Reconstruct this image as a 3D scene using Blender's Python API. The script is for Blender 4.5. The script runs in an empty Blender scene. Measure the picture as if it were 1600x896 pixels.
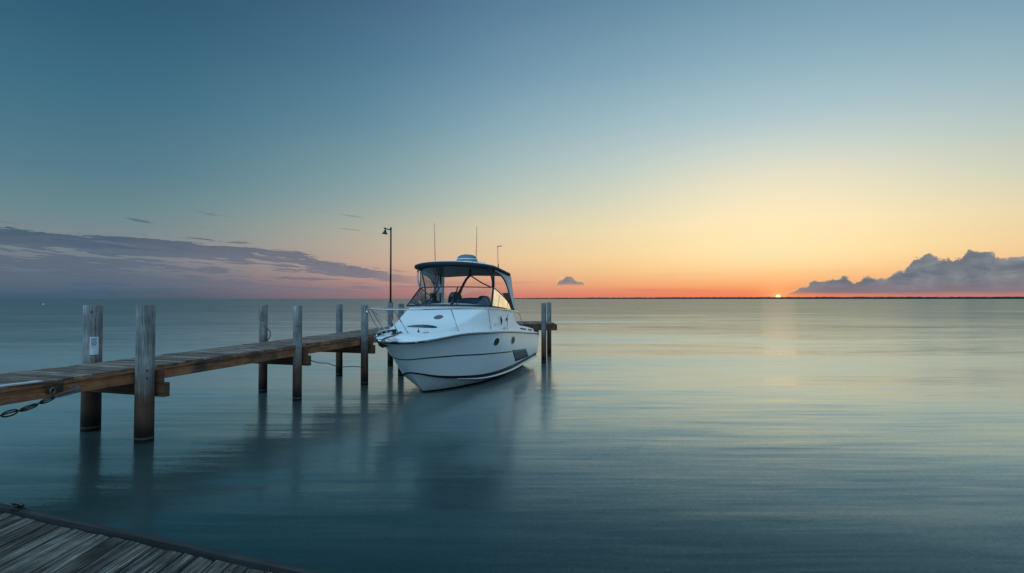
import bpy, bmesh, math, random
from mathutils import Vector, Matrix
from math import sin, cos, tan, pi, radians, atan

random.seed(7)
scene = bpy.context.scene
C = scene.collection

# ------------------------------------------------------------------ camera
EYE = 2.6
FPX = 900.0
PITCH = atan(19 / FPX)
cam_d = bpy.data.cameras.new('camera')
cam = bpy.data.objects.new('camera', cam_d)
C.objects.link(cam)
cam_d.sensor_width = 36.0
cam_d.lens = 36.0 * FPX / 1600.0
cam_d.clip_start = 0.1
cam_d.clip_end = 60000
cam.location = (0, 0, EYE)
cam.rotation_euler = (radians(90) + PITCH, 0, 0)
scene.camera = cam
scene.render.resolution_x = 1024
scene.render.resolution_y = 573

# ------------------------------------------------------------------ world / sky
SUN_AZ = radians(24.8)              # to the right of the view axis (+Y)
SUN_EL = radians(1.2)
SUNV = Vector((sin(SUN_AZ) * cos(SUN_EL), cos(SUN_AZ) * cos(SUN_EL), sin(SUN_EL)))

def srgb(r, g, b, k=1.0):
    out = []
    for v in (r, g, b):
        v /= 255.0
        out.append(k * (v / 12.92 if v <= 0.04045 else ((v + 0.055) / 1.055) ** 2.4))
    return (*out, 1.0)

class NT:
    """small helper to write node trees as expressions"""
    def __init__(s, tree):
        s.t = tree; s.n = tree.nodes; s.l = tree.links
    def node(s, typ, **kw):
        nd = s.n.new(typ)
        for k, v in kw.items(): setattr(nd, k, v)
        return nd
    def put(s, sock, v):
        if v is None: return
        if hasattr(v, 'is_output') or isinstance(v, bpy.types.NodeSocket): s.l.new(v, sock)
        else: sock.default_value = v
    def m(s, op, a, b=None, c=None, clamp=False):
        nd = s.node('ShaderNodeMath', operation=op, use_clamp=clamp)
        s.put(nd.inputs[0], a); s.put(nd.inputs[1], b); s.put(nd.inputs[2], c)
        return nd.outputs[0]
    def ramp(s, fac, stops, interp='LINEAR'):
        nd = s.node('ShaderNodeValToRGB')
        cr = nd.color_ramp; cr.interpolation = interp
        while len(cr.elements) > 1: cr.elements.remove(cr.elements[-1])
        cr.elements[0].position = stops[0][0]; cr.elements[0].color = stops[0][1]
        for p, c in stops[1:]:
            e = cr.elements.new(p); e.color = c
        s.put(nd.inputs[0], fac)
        return nd.outputs[0]
    def mix(s, fac, a, b, blend='MIX'):
        nd = s.node('ShaderNodeMix', data_type='RGBA', blend_type=blend)
        s.put(nd.inputs[0], fac); s.put(nd.inputs[6], a); s.put(nd.inputs[7], b)
        return nd.outputs[2]
    def maprange(s, v, a, b, c=0.0, d=1.0, smooth=False):
        nd = s.node('ShaderNodeMapRange', interpolation_type='SMOOTHSTEP' if smooth else 'LINEAR')
        s.put(nd.inputs[0], v)
        for i, q in enumerate((a, b, c, d)): s.put(nd.inputs[i + 1], q)
        return nd.outputs[0]
    def noise(s, vec, scale, detail=4, rough=0.5, dist=0.0):
        nd = s.node('ShaderNodeTexNoise')
        s.put(nd.inputs['Vector'], vec); s.put(nd.inputs['Scale'], scale)
        s.put(nd.inputs['Detail'], detail); s.put(nd.inputs['Roughness'], rough)
        s.put(nd.inputs['Distortion'], dist)
        return nd.outputs[0]
    def comb(s, x, y, z):
        nd = s.node('ShaderNodeCombineXYZ')
        s.put(nd.inputs[0], x); s.put(nd.inputs[1], y); s.put(nd.inputs[2], z)
        return nd.outputs[0]
    def sep(s, v):
        nd = s.node('ShaderNodeSeparateXYZ'); s.put(nd.inputs[0], v)
        return nd.outputs
    def mapping(s, vec, scale=(1, 1, 1), rot=(0, 0, 0)):
        nd = s.node('ShaderNodeMapping'); s.put(nd.inputs[0], vec)
        nd.inputs['Scale'].default_value = scale; nd.inputs['Rotation'].default_value = rot
        return nd.outputs[0]
    def curve(s, v, pts):
        nd = s.node('ShaderNodeFloatCurve')
        cv = nd.mapping.curves[0]
        cv.points[0].location = pts[0]; cv.points[1].location = pts[-1]
        for p in pts[1:-1]: cv.points.new(*p)
        for p in cv.points: p.handle_type = 'VECTOR'
        nd.mapping.update()
        s.put(nd.inputs['Value'], v)
        return nd.outputs[0]

world = bpy.data.worlds.new('World')
scene.world = world
world.use_nodes = True
w = NT(world.node_tree)
w.n.clear()
tc = w.node('ShaderNodeTexCoord')
gx, gy, gz = w.sep(tc.outputs['Generated'])
az = w.m('ARCTAN2', gx, gy)                                    # radians, 0 = view axis, + to the right
hyp = w.m('SQRT', w.m('ADD', w.m('MULTIPLY', gx, gx), w.m('MULTIPLY', gy, gy)))
el = w.m('ARCTAN2', gz, hyp)                                   # elevation in radians
elp = w.m('MAXIMUM', el, 0.0)
u = w.m('DIVIDE', elp, 0.5236, clamp=True)                      # 0..1 = 0..30 degrees
def deg(d): return d / 30.0
K = 1.0
def sk(*rgb): return srgb(*rgb)
rA = w.ramp(u, [(0, sk(236, 120, 90)), (deg(.6), sk(241, 140, 98)), (deg(1.4), sk(248, 174, 114)), (deg(2.6), sk(251, 201, 134)),
    (deg(4.3), sk(252, 219, 156)), (deg(6.8), sk(246, 226, 178)), (deg(9.5), sk(225, 221, 194)), (deg(13), sk(197, 210, 204)), (deg(17), sk(168, 194, 202)),
    (deg(21), sk(140, 174, 190)), (deg(27), sk(106, 146, 168)), (1, sk(96, 136, 160))])
rB = w.ramp(u, [(0, sk(168, 122, 124)), (deg(.8), sk(190, 138, 131)), (deg(1.9), sk(210, 160, 142)), (deg(3.6), sk(222, 184, 155)),
    (deg(6.5), sk(202, 192, 168)), (deg(9.5), sk(167, 183, 176)), (deg(12), sk(146, 174, 176)), (deg(16.5), sk(116, 155, 171)), (deg(22), sk(92, 133, 160)),
    (deg(27), sk(80, 116, 146)), (1, sk(74, 109, 139))])
rC = w.ramp(u, [(0, sk(62, 90, 110)), (deg(1.2), sk(78, 100, 120)), (deg(3), sk(112, 122, 134)), (deg(5), sk(122, 136, 142)), (deg(7.4), sk(104, 134, 142)),
    (deg(10.5), sk(84, 124, 140)), (deg(16.5), sk(64, 110, 132)), (deg(22), sk(50, 95, 119)), (deg(27), sk(42, 82, 104)), (1, sk(40, 79, 100))])
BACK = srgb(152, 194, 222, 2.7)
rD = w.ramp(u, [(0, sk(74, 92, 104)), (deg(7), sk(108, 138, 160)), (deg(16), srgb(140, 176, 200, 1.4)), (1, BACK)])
daz = w.m('SUBTRACT', az, SUN_AZ)
daz = w.m('ABSOLUTE', w.m('SUBTRACT', w.m('PINGPONG', w.m('ADD', daz, 2 * pi), 2 * pi), 0.0))
cd = w.m('ADD', w.m('MULTIPLY', gx, sin(SUN_AZ)), w.m('MULTIPLY', gy, cos(SUN_AZ)))
cd = w.m('DIVIDE', cd, w.m('MAXIMUM', hyp, 1e-4))
ang = w.m('ARCCOSINE', w.m('MINIMUM', w.m('MAXIMUM', cd, -1.0), 1.0))     # azimuth distance from the sun
sky = w.mix(w.maprange(ang, radians(0), radians(44), smooth=True), rA, rB)
sky = w.mix(w.maprange(ang, radians(22), radians(62), smooth=True), sky, rC)
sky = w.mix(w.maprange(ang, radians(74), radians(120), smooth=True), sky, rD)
# towards the zenith
sky = w.mix(w.maprange(el, radians(34), radians(75), smooth=True), sky, srgb(118, 168, 198, 1.1))
# brightest part of the afterglow, above the sun
ag = w.m('POWER', 2.718, w.m('MULTIPLY', w.m('POWER', w.m('DIVIDE', ang, radians(11)), 2.0), -1.0))
ag = w.m('MULTIPLY', ag, w.m('MULTIPLY', w.maprange(el, radians(.8), radians(4.5), smooth=True), w.maprange(el, radians(17), radians(7), smooth=True)))
sky = w.mix(w.m('MULTIPLY', ag, .42), sky, (1.12, .90, .56, 1))
# physical sky adds its own glow low over the sun
nish = w.node('ShaderNodeTexSky', sky_type='NISHITA')
nish.sun_disc = False
nish.sun_elevation = SUN_EL
nish.sun_rotation = SUN_AZ
nm = w.node('ShaderNodeVectorMath', operation='SCALE')
w.l.new(nish.outputs[0], nm.inputs[0]); nm.inputs['Scale'].default_value = 0.001
sky = w.mix(1.0, sky, nm.outputs[0], 'ADD')

# fine haze bands over the horizon
bn = w.noise(w.comb(w.m('MULTIPLY', az, 3.0), w.m('MULTIPLY', el, 60.0), 3.1), 1.0, 4, 0.6)
band = w.m('MULTIPLY', w.maprange(bn, .52, .72, smooth=True), w.maprange(el, radians(3.2), radians(.8), smooth=True))
band = w.m('MULTIPLY', band, w.maprange(ang, radians(4), radians(20), .25, .55))
sky = w.mix(band, sky, w.mix(w.maprange(ang, radians(5), radians(50)), srgb(226, 110, 92), srgb(120, 112, 132)))

hz = w.m('MULTIPLY', w.m('MULTIPLY', w.maprange(az, radians(27), radians(36)), w.maprange(el, radians(1.6), radians(.2))), .7)
sky = w.mix(hz, sky, srgb(176, 122, 122))

# streaky bank of cloud on the left
saz = w.m('MULTIPLY', w.m('ADD', el, w.m('MULTIPLY', az, 0.055)), 1.0)
n1 = w.maprange(w.noise(w.comb(w.m('MULTIPLY', az, 6.0), w.m('MULTIPLY', saz, 78.0), 2.35), 1.0, 9, .66, .5), .30, .70)
n2 = w.maprange(w.noise(w.comb(w.m('MULTIPLY', az, 22.0), w.m('MULTIPLY', saz, 230.0), 5.0), 1.0, 7, .66, .3), .28, .72)
azn = w.maprange(az, radians(-60), radians(0))
def A(px): return (math.degrees(atan((px - 800) / FPX)) + 60) / 60.0
def E_(px, py): return math.degrees(atan((467 - py) * cos(atan((px - 800) / FPX)) / FPX)) / 10.0
top = w.curve(azn, [(0, .64), (A(0), E_(0, 354)), (A(60), E_(60, 357)), (A(170), E_(170, 371)), (A(300), E_(300, 374)), (A(400), E_(400, 384)),
                    (A(460), E_(460, 394)), (A(500), E_(500, 405)), (A(575), E_(575, 420)), (A(660), E_(660, 436)), (1, 0.0)])
topr = w.m('MULTIPLY', top, radians(10))
dtop = w.m('SUBTRACT', w.m('ADD', topr, w.m('MULTIPLY', w.m('SUBTRACT', w.m('ADD', w.m('MULTIPLY', n1, .6), w.m('MULTIPLY', n2, .4)), .52), radians(1.9))), el)
dens = w.m('ADD', w.m('MULTIPLY', n1, .62), w.m('MULTIPLY', n2, .38))
inside = w.maprange(dtop, 0.0, radians(.12), smooth=True)
rim = w.maprange(dtop, radians(1.5), radians(.1), -.04, .20, smooth=True)
streak = w.maprange(w.m('ADD', w.m('ADD', dens, rim), w.maprange(az, radians(-42), radians(-14), .09, -.02)), .46, .56, smooth=True)
streak = w.m('MULTIPLY', w.m('MULTIPLY', streak, inside), w.maprange(el, radians(.2), radians(1.5), .2, 1.0, smooth=True))
streak = w.m('MULTIPLY', streak, w.maprange(az, radians(-6), radians(-15), smooth=True))
ccol = w.mix(w.maprange(w.m('ADD', dtop, w.m('MULTIPLY', w.m('SUBTRACT', n2, .5), radians(1.2))), radians(.3), radians(2.0)), srgb(72, 92, 113), srgb(90, 104, 122))
ccol = w.mix(w.maprange(az, radians(-36), radians(-12)), ccol, srgb(122, 120, 132))
sky = w.mix(w.m('MULTIPLY', streak, w.maprange(dtop, radians(.2), radians(3.0), .94, .8)), sky, ccol)
# one lone wisp above the bank
wa = w.m('DIVIDE', w.m('SUBTRACT', az, atan((217 - 800) / FPX)), radians(1.15))
we = w.m('DIVIDE', w.m('SUBTRACT', w.m('ADD', el, w.m('MULTIPLY', w.m('SUBTRACT', az, atan((217 - 800) / FPX)), .12)), atan((467 - 345) * .84 / FPX)), radians(.13))
lone = w.maprange(w.m('ADD', w.m('ADD', w.m('MULTIPLY', wa, wa), w.m('MULTIPLY', we, we)), w.m('MULTIPLY', w.m('SUBTRACT', n2, .5), .9)), 1.1, .3, smooth=True)
sky = w.mix(w.m('MULTIPLY', lone, .8), sky, srgb(84, 108, 122))
# small wisps above it
wn = w.noise(w.comb(w.m('MULTIPLY', az, 11.0), w.m('MULTIPLY', w.m('ADD', el, w.m('MULTIPLY', az, .08)), 105.0), 9.2), 1.0, 5, .55, .2)
wisp = w.m('MULTIPLY', w.maprange(wn, .63, .72, smooth=True), w.m('MULTIPLY', w.maprange(az, radians(-6), radians(-14), smooth=True),
         w.m('MULTIPLY', w.maprange(el, radians(9.5), radians(7.0), smooth=True), w.maprange(el, radians(1.2), radians(2.4)))))
sky = w.mix(w.m('MULTIPLY', wisp, .6), sky, srgb(100, 116, 132))

# cumulus bank on the right
azr = w.maprange(az, 0.0, radians(60))
def AR(px): return math.degrees(atan((px - 800) / FPX)) / 60.0
pts = [(0, 0), (AR(858), 0), (AR(872), E_(872, 438)), (AR(880), E_(880, 436)), (AR(885), E_(885, 430)), (AR(893), E_(893, 431)), (AR(899), E_(899, 437)), (AR(912), E_(912, 440)), (AR(924), 0),
       (AR(1218), 0.0), (AR(1232), E_(1232, 455)), (AR(1250), E_(1250, 449)), (AR(1272), E_(1272, 441)), (AR(1285), E_(1285, 437)),
       (AR(1325), E_(1325, 433)), (AR(1336), E_(1336, 441)), (AR(1352), E_(1352, 432)), (AR(1388), E_(1388, 440)), (AR(1396), E_(1396, 427)),
       (AR(1414), E_(1414, 425)), (AR(1426), E_(1426, 404)), (AR(1450), E_(1450, 395)), (AR(1462), E_(1462, 401)), (AR(1500), E_(1500, 402)), (AR(1512), E_(1512, 394)),
       (AR(1540), E_(1540, 394)), (AR(1562), E_(1562, 403)), (AR(1600), E_(1600, 405)), (AR(1750), E_(1750, 425)), (1, .06)]
ctop = w.m('MULTIPLY', w.curve(azr, pts), radians(10))
bn1 = w.noise(w.comb(w.m('MULTIPLY', az, 85.0), w.m('MULTIPLY', el, 100.0), 1.7), 1.0, 8, .64, .3)
vor = w.node('ShaderNodeTexVoronoi', feature='SMOOTH_F1')
w.l.new(w.comb(w.m('MULTIPLY', az, 75.0), w.m('MULTIPLY', el, 90.0), 0.0), vor.inputs['Vector'])
vor.inputs['Scale'].default_value = 1.0
bil = w.m('ADD', w.m('MULTIPLY', w.m('SUBTRACT', .5, vor.outputs['Distance']), .9), w.m('MULTIPLY', w.m('SUBTRACT', bn1, .5), 1.5))
amp = w.m('MULTIPLY', w.m('MINIMUM', ctop, radians(1.6)), w.maprange(az, radians(12), radians(20), .12, .40))
cd2 = w.m('SUBTRACT', w.m('ADD', ctop, w.m('MULTIPLY', bil, amp)), el)
cu = w.maprange(w.m('ADD', cd2, w.m('MULTIPLY', w.m('SUBTRACT', bn1, .5), radians(.25))), radians(-.03), radians(.13), smooth=True)
cu = w.m('MULTIPLY', cu, w.maprange(w.m('ADD', el, w.m('MULTIPLY', w.m('SUBTRACT', n1, .5), radians(.3))), radians(.28), radians(.62), smooth=True))
cu = w.m('MULTIPLY', cu, w.maprange(ctop, radians(.3), radians(.8)))
cu = w.m('MULTIPLY', cu, w.m('MAXIMUM', w.maprange(az, radians(15), radians(18)), w.maprange(el, radians(1.2), radians(1.55), smooth=True)))
shade = w.noise(w.comb(w.m('MULTIPLY', az, 22.0), w.m('MULTIPLY', el, 60.0), 7.7), 1.0, 6, .6, .4)
cucol = w.mix(w.maprange(shade, .36, .64), srgb(100, 113, 126), srgb(140, 145, 152))
cucol = w.mix(w.m('MULTIPLY', w.maprange(vor.outputs['Distance'], .15, .6), .35), cucol, srgb(86, 99, 114))
cucol = w.mix(w.maprange(el, radians(1.6), radians(.5)), cucol, srgb(132, 118, 126))
edge = w.m('MULTIPLY', w.maprange(cd2, radians(.26), radians(.0), smooth=True), w.maprange(az, radians(37), radians(28), 0.12, 1.0))
cucol = w.mix(w.m('MULTIPLY', edge, .9), cucol, srgb(255, 214, 140))
sky = w.mix(w.m('MULTIPLY', cu, w.maprange(az, radians(24), radians(27), .8, .97)), sky, cucol)

# the last of the sun on the horizon with a small glow
dv = w.node('ShaderNodeVectorMath', operation='DOT_PRODUCT')
w.l.new(tc.outputs['Generated'], dv.inputs[0])
sv = Vector((sin(SUN_AZ) * cos(radians(.17)), cos(SUN_AZ) * cos(radians(.17)), sin(radians(.17))))
dv.inputs[1].default_value = sv
sa = w.m('ARCCOSINE', w.m('MINIMUM', dv.outputs['Value'], 1.0))
disc = w.maprange(sa, radians(.24), radians(.16), smooth=True)
glow = w.m('POWER', 2.718, w.m('MULTIPLY', sa, -1.0 / radians(.8)))
sky = w.mix(w.m('MULTIPLY', glow, .72), sky, srgb(255, 190, 110, 1.15))
sky = w.mix(disc, sky, (1.9, 1.35, .75, 1))
bg = w.node('ShaderNodeBackground')
w.l.new(sky, bg.inputs[0]); bg.inputs[1].default_value = 1.0
wo = w.node('ShaderNodeOutputWorld')
w.l.new(bg.outputs[0], wo.inputs[0])

# ------------------------------------------------------------------ sun
sun_d = bpy.data.lights.new('sun', 'SUN')
sun_d.energy = .002
sun_d.angle = radians(3.0)
sun_d.color = (1.0, .60, .33)
sun = bpy.data.objects.new('sun', sun_d)
C.objects.link(sun)
sun.rotation_euler = (-SUNV).to_track_quat('-Z', 'Y').to_euler()

scene.view_settings.view_transform = 'Standard'
scene.view_settings.look = 'None'
scene.view_settings.exposure = 0.0
scene.view_settings.gamma = 1.0

# ------------------------------------------------------------------ helpers
def tag(o, label=None, cat=None, group=None, kind=None):
    if label: o['label'] = label
    if cat: o['category'] = cat
    if group: o['group'] = group
    if kind: o['kind'] = kind
    return o

def empty(name, loc, rz=0.0, **kw):
    o = bpy.data.objects.new(name, None); C.objects.link(o)
    o.location = loc; o.rotation_euler = (0, 0, rz); o.empty_display_size = .2
    return tag(o, **kw)

class MB:
    """collects shapes and links them as one mesh object"""
    def __init__(s, off=(0, 0, 0)):
        s.v = []; s.f = []; s.off = Vector(off); s.mi = []
    def add(s, vs, fs, mi=0):
        b = len(s.v)
        s.v += [tuple(Vector(p) - s.off) for p in vs]
        s.f += [tuple(b + i for i in f) for f in fs]
        s.mi += [mi] * len(fs)
        return s
    def grid(s, rows, closeu=False, closev=False, mi=0, flip=False):
        n = len(rows); m = len(rows[0]); vs = [p for r in rows for p in r]; fs = []
        for i in range(n - (0 if closeu else 1)):
            for j in range(m - (0 if closev else 1)):
                a = i * m + j; b = i * m + (j + 1) % m; c = ((i + 1) % n) * m + (j + 1) % m; d = ((i + 1) % n) * m + j
                fs.append((a, d, c, b) if flip else (a, b, c, d))
        return s.add(vs, fs, mi)
    def box(s, c, size, rot=None, mi=0, bev=0.0):
        x, y, z = [k / 2 for k in size]
        R = rot if rot is not None else Matrix.Identity(3)
        c = Vector(c)
        if bev <= 0:
            vs = [c + R @ Vector((i * x, j * y, k * z)) for i in (-1, 1) for j in (-1, 1) for k in (-1, 1)]
            fs = [(0, 1, 3, 2), (4, 6, 7, 5), (0, 4, 5, 1), (2, 3, 7, 6), (0, 2, 6, 4), (1, 5, 7, 3)]
            return s.add(vs, fs, mi)
        bm = bmesh.new(); bmesh.ops.create_cube(bm, size=1.0)
        for v in bm.verts: v.co = Vector((v.co.x * size[0], v.co.y * size[1], v.co.z * size[2]))
        bmesh.ops.bevel(bm, geom=bm.edges[:], offset=bev, segments=2, affect='EDGES', profile=.6)
        bm.verts.index_update()
        vs = [c + R @ v.co for v in bm.verts]; fs = [[v.index for v in f.verts] for f in bm.faces]
        bm.free()
        return s.add(vs, fs, mi)
    def tube(s, pts, r, n=10, closed=False, mi=0, cap=True):
        pts = [Vector(p) for p in pts]
        rs = r if isinstance(r, (list, tuple)) else [r] * len(pts)
        N = len(pts); rows = []; prev = None
        for i, p in enumerate(pts):
            if closed: d = pts[(i + 1) % N] - pts[i - 1]
            else: d = pts[min(i + 1, N - 1)] - pts[max(i - 1, 0)]
            if d.length < 1e-9: d = Vector((0, 0, 1))
            d.normalize()
            if prev is None:
                a = Vector((0, 0, 1)) if abs(d.z) < .9 else Vector((1, 0, 0))
                prev = d.cross(a).normalized()
            e1 = (prev - d * prev.dot(d))
            e1 = e1.normalized() if e1.length > 1e-6 else d.orthogonal().normalized()
            e2 = d.cross(e1); prev = e1
            rows.append([p + (e1 * cos(2 * pi * k / n) + e2 * sin(2 * pi * k / n)) * rs[i] for k in range(n)])
        s.grid(rows, closeu=closed, closev=True, mi=mi)
        if cap and not closed:
            b = len(s.v) - N * n
            s.f.append(tuple(b + k for k in range(n))); s.mi.append(mi)
            s.f.append(tuple(b + (N - 1) * n + k for k in reversed(range(n)))); s.mi.append(mi)
        return s
    def lathe(s, prof, n=24, c=(0, 0, 0), R=None, mi=0):
        c = Vector(c); R = R if R is not None else Matrix.Identity(3)
        rows = [[c + R @ Vector((r * cos(2 * pi * k / n), r * sin(2 * pi * k / n), z)) for k in range(n)] for r, z in prof]
        return s.grid(rows, closev=True, mi=mi, flip=False)
    def build(s, name, mats, parent=None, smooth=False, angle=None, bevel=0.0):
        me = bpy.data.meshes.new(name)
        me.from_pydata(s.v, [], s.f)
        if not isinstance(mats, (list, tuple)): mats = [mats]
        for m in mats: me.materials.append(m)
        for p, i in zip(me.polygons, s.mi): p.material_index = i
        bm = bmesh.new(); bm.from_mesh(me)
        bmesh.ops.remove_doubles(bm, verts=bm.verts, dist=1e-5)
        bmesh.ops.recalc_face_normals(bm, faces=bm.faces)
        if angle is not None:
            for f in bm.faces: f.smooth = True
            for e in bm.edges:
                if len(e.link_faces) == 2 and e.calc_face_angle(0) > radians(angle): e.smooth = False
        elif smooth:
            for f in bm.faces: f.smooth = True
        bm.to_mesh(me); bm.free()
        o = bpy.data.objects.new(name, me); C.objects.link(o)
        if parent is not None: o.parent = parent
        if bevel:
            b = o.modifiers.new('bevel', 'BEVEL'); b.width = bevel; b.segments = 2; b.limit_method = 'ANGLE'
        return o

def smoothpath(pts, sub=6, closed=False):
    P = [Vector(p) for p in pts]; out = []; n = len(P)
    rng = range(n) if closed else range(n - 1)
    for i in rng:
        p0 = P[i - 1] if (i > 0 or closed) else P[0]; p1 = P[i]; p2 = P[(i + 1) % n]
        p3 = P[(i + 2) % n] if (i + 2 < n or closed) else P[-1]
        for k in range(sub):
            t = k / sub
            out.append(.5 * ((2 * p1) + (p2 - p0) * t + (2 * p0 - 5 * p1 + 4 * p2 - p3) * t * t + (3 * p1 - p0 - 3 * p2 + p3) * t ** 3))
    if not closed: out.append(P[-1])
    return out

def interp(x, tab):
    if x <= tab[0][0]: return tab[0][1]
    for (a, va), (b, vb) in zip(tab, tab[1:]):
        if x <= b:
            t = (x - a) / (b - a); return va + (vb - va) * t
    return tab[-1][1]

def sinterp(x, tab):
    """smooth (monotone-ish) interpolation"""
    n = len(tab)
    if x <= tab[0][0]: return tab[0][1]
    if x >= tab[-1][0]: return tab[-1][1]
    for i in range(n - 1):
        a, va = tab[i]; b, vb = tab[i + 1]
        if x <= b:
            sl = lambda k: (tab[min(k + 1, n - 1)][1] - tab[max(k - 1, 0)][1]) / (tab[min(k + 1, n - 1)][0] - tab[max(k - 1, 0)][0])
            h = b - a; t = (x - a) / h; m0 = sl(i) * h; m1 = sl(i + 1) * h
            return (2*t**3-3*t**2+1)*va + (t**3-2*t**2+t)*m0 + (-2*t**3+3*t**2)*vb + (t**3-t**2)*m1

# ------------------------------------------------------------------ materials
def new_mat(name):
    m = bpy.data.materials.new(name); m.use_nodes = True
    t = NT(m.node_tree)
    return m, t, m.node_tree.nodes['Principled BSDF']

def plain(name, col, rough=.5, metal=0.0, var=.12, scale=6.0, bump=0.0, coat=0.0, spec=.5):
    m, t, p = new_mat(name)
    c = t.node('ShaderNodeTexCoord').outputs['Object']
    n = t.noise(c, scale, 5, .6)
    lo = tuple(k * (1 - var) for k in col) + (1,); hi = tuple(min(1, k * (1 + var)) for k in col) + (1,)
    t.put(p.inputs['Base Color'], t.ramp(n, [(.3, lo), (.7, hi)]))
    t.put(p.inputs['Roughness'], t.maprange(t.noise(c, scale * 2.7, 4, .6), .3, .7, max(.02, rough - .06), min(1, rough + .08)))
    p.inputs['Metallic'].default_value = metal
    p.inputs['Coat Weight'].default_value = coat
    p.inputs['Coat Roughness'].default_value = .06
    p.inputs['Specular IOR Level'].default_value = spec
    if bump:
        b = t.node('ShaderNodeBump'); b.inputs['Strength'].default_value = bump; b.inputs['Distance'].default_value = .01
        t.put(b.inputs['Height'], t.noise(c, scale * 8, 5, .6)); t.put(p.inputs['Normal'], b.outputs[0])
    return m

def wood(name, lo, mid, hi, axis=0, grain=1.0, rough=.85, pervar=.5, bump=.6, stain=None, crack=0.5):
    """weathered board: grain runs along the given local axis; each loose board has its own tone"""
    m, t, p = new_mat(name)
    c = t.node('ShaderNodeTexCoord').outputs['Object']
    g = t.node('ShaderNodeNewGeometry')
    rnd = g.outputs['Random Per Island']
    off = t.node('ShaderNodeVectorMath', operation='ADD')
    t.put(off.inputs[0], c); t.put(off.inputs[1], t.comb(t.m('MULTIPLY', rnd, 37.0), t.m('MULTIPLY', rnd, 91.0), t.m('MULTIPLY', rnd, 53.0)))
    sc = [34.0 * grain] * 3; sc[axis] = 1.3 * grain
    gv = t.mapping(off.outputs[0], tuple(sc))
    n1 = t.noise(gv, 1.0, 8, .68, .6)
    sc2 = [90.0 * grain] * 3; sc2[axis] = 2.2 * grain
    n2 = t.noise(t.mapping(off.outputs[0], tuple(sc2)), 1.0, 5, .7, .3)
    n3 = t.noise(off.outputs[0], 2.3, 5, .6)
    v = t.m('ADD', t.m('ADD', t.m('MULTIPLY', n1, .55), t.m('MULTIPLY', n2, .35)), t.m('MULTIPLY', t.m('SUBTRACT', n3, .5), .5))
    col = t.ramp(v, [(.30, lo), (.47, mid), (.66, hi)])
    tone = t.m('ADD', 1.0 - pervar / 2, t.m('MULTIPLY', rnd, pervar))
    tn = t.node('ShaderNodeVectorMath', operation='SCALE'); t.put(tn.inputs[0], col); t.put(tn.inputs['Scale'], tone)
    col = tn.outputs[0]
    # checks (thin dark cracks along the grain)
    sc3 = [55.0 * grain] * 3; sc3[axis] = .8 * grain
    n4 = t.noise(t.mapping(off.outputs[0], tuple(sc3)), 1.0, 3, .5, .9)
    ck = t.m('MULTIPLY', t.maprange(t.m('ABSOLUTE', t.m('SUBTRACT', n4, .5)), .0, .012 + .02 * (crack > .95), 1.0, 0.0), crack)
    col = t.mix(ck, col, (lo[0] * .35, lo[1] * .35, lo[2] * .35, 1))
    if stain: col = stain(t, c, col, n3, v)
    t.put(p.inputs['Base Color'], col)
    p.inputs['Roughness'].default_value = rough
    p.inputs['Specular IOR Level'].default_value = .3
    b = t.node('ShaderNodeBump'); b.inputs['Strength'].default_value = bump; b.inputs['Distance'].default_value = .006
    t.put(b.inputs['Height'], t.m('SUBTRACT', v, ck)); t.put(p.inputs['Normal'], b.outputs[0])
    return m

M = {}
M['dock_board'] = wood('weathered_dock_board', (.018, .014, .011, 1), (.13, .108, .088, 1), (.48, .42, .36, 1), axis=1, pervar=.8, bump=1.0, grain=1.15, crack=1.0)
M['dock_edge'] = wood('dock_edge_timber', (.015, .015, .015, 1), (.035, .035, .036, 1), (.065, .065, .065, 1), axis=0, pervar=.1)
def knotty(t, c, col, n3, v):
    nz = t.noise(c, 1.1, 4, .6)
    return t.mix(t.maprange(nz, .5, .72), col, (.06, .05, .042, 1))
M['deck_board'] = wood('grey_deck_board', (.07, .05, .04, 1), (.21, .15, .12, 1), (.38, .30, .25, 1), axis=0, pervar=.8, crack=.6)
M['stringer'] = wood('brown_stringer_timber', (.14, .048, .022, 1), (.40, .155, .075, 1), (.60, .30, .16, 1), axis=1, pervar=.35, stain=knotty)
M['cap'] = wood('dark_brown_cross_timber', (.04, .016, .009, 1), (.13, .056, .030, 1), (.24, .12, .07, 1), axis=0, pervar=.3)
def pile_stain(t, c, col, n3, v):
    z = t.sep(c)[2]
    zz = t.m('ADD', z, t.m('MULTIPLY', t.m('SUBTRACT', n3, .5), .5))
    brown = t.mix(v, (.035, .018, .012, 1), (.19, .098, .062, 1))
    col = t.mix(t.maprange(zz, 1.6, .6, smooth=True), col, brown)
    zw = t.m('ADD', z, t.m('MULTIPLY', t.m('SUBTRACT', n3, .5), .22))
    col = t.mix(t.maprange(zw, .55, .12, smooth=True), col, (.008, .007, .006, 1))
    scum = t.m('MULTIPLY', t.maprange(t.m('ABSOLUTE', t.m('SUBTRACT', t.m('ADD', z, t.m('MULTIPLY', t.m('SUBTRACT', n3, .5), .05)), .075)), .022, .004), .45)
    col = t.mix(scum, col, (.20, .15, .11, 1))
    return col
M['pile_grey'] = wood('weathered_grey_pile', (.09, .088, .085, 1), (.25, .245, .24, 1), (.50, .49, .48, 1), axis=2, pervar=.2, stain=pile_stain, grain=.8, crack=.9)
M['pile_dark'] = wood('weathered_dark_pile', (.10, .10, .105, 1), (.21, .21, .215, 1), (.35, .35, .35, 1), axis=2, pervar=.3, stain=pile_stain, grain=.8, crack=.9)
M['gelcoat'] = plain('white_gelcoat', (.80, .81, .82), .22, var=.015, scale=1.2, coat=.35)
M['deckwhite'] = plain('white_deck_gelcoat', (.86, .87, .88), .35, var=.02, scale=2.0)
M['canvas'] = plain('white_canvas', (.72, .72, .72), .8, var=.05, scale=5, bump=.2)
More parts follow.
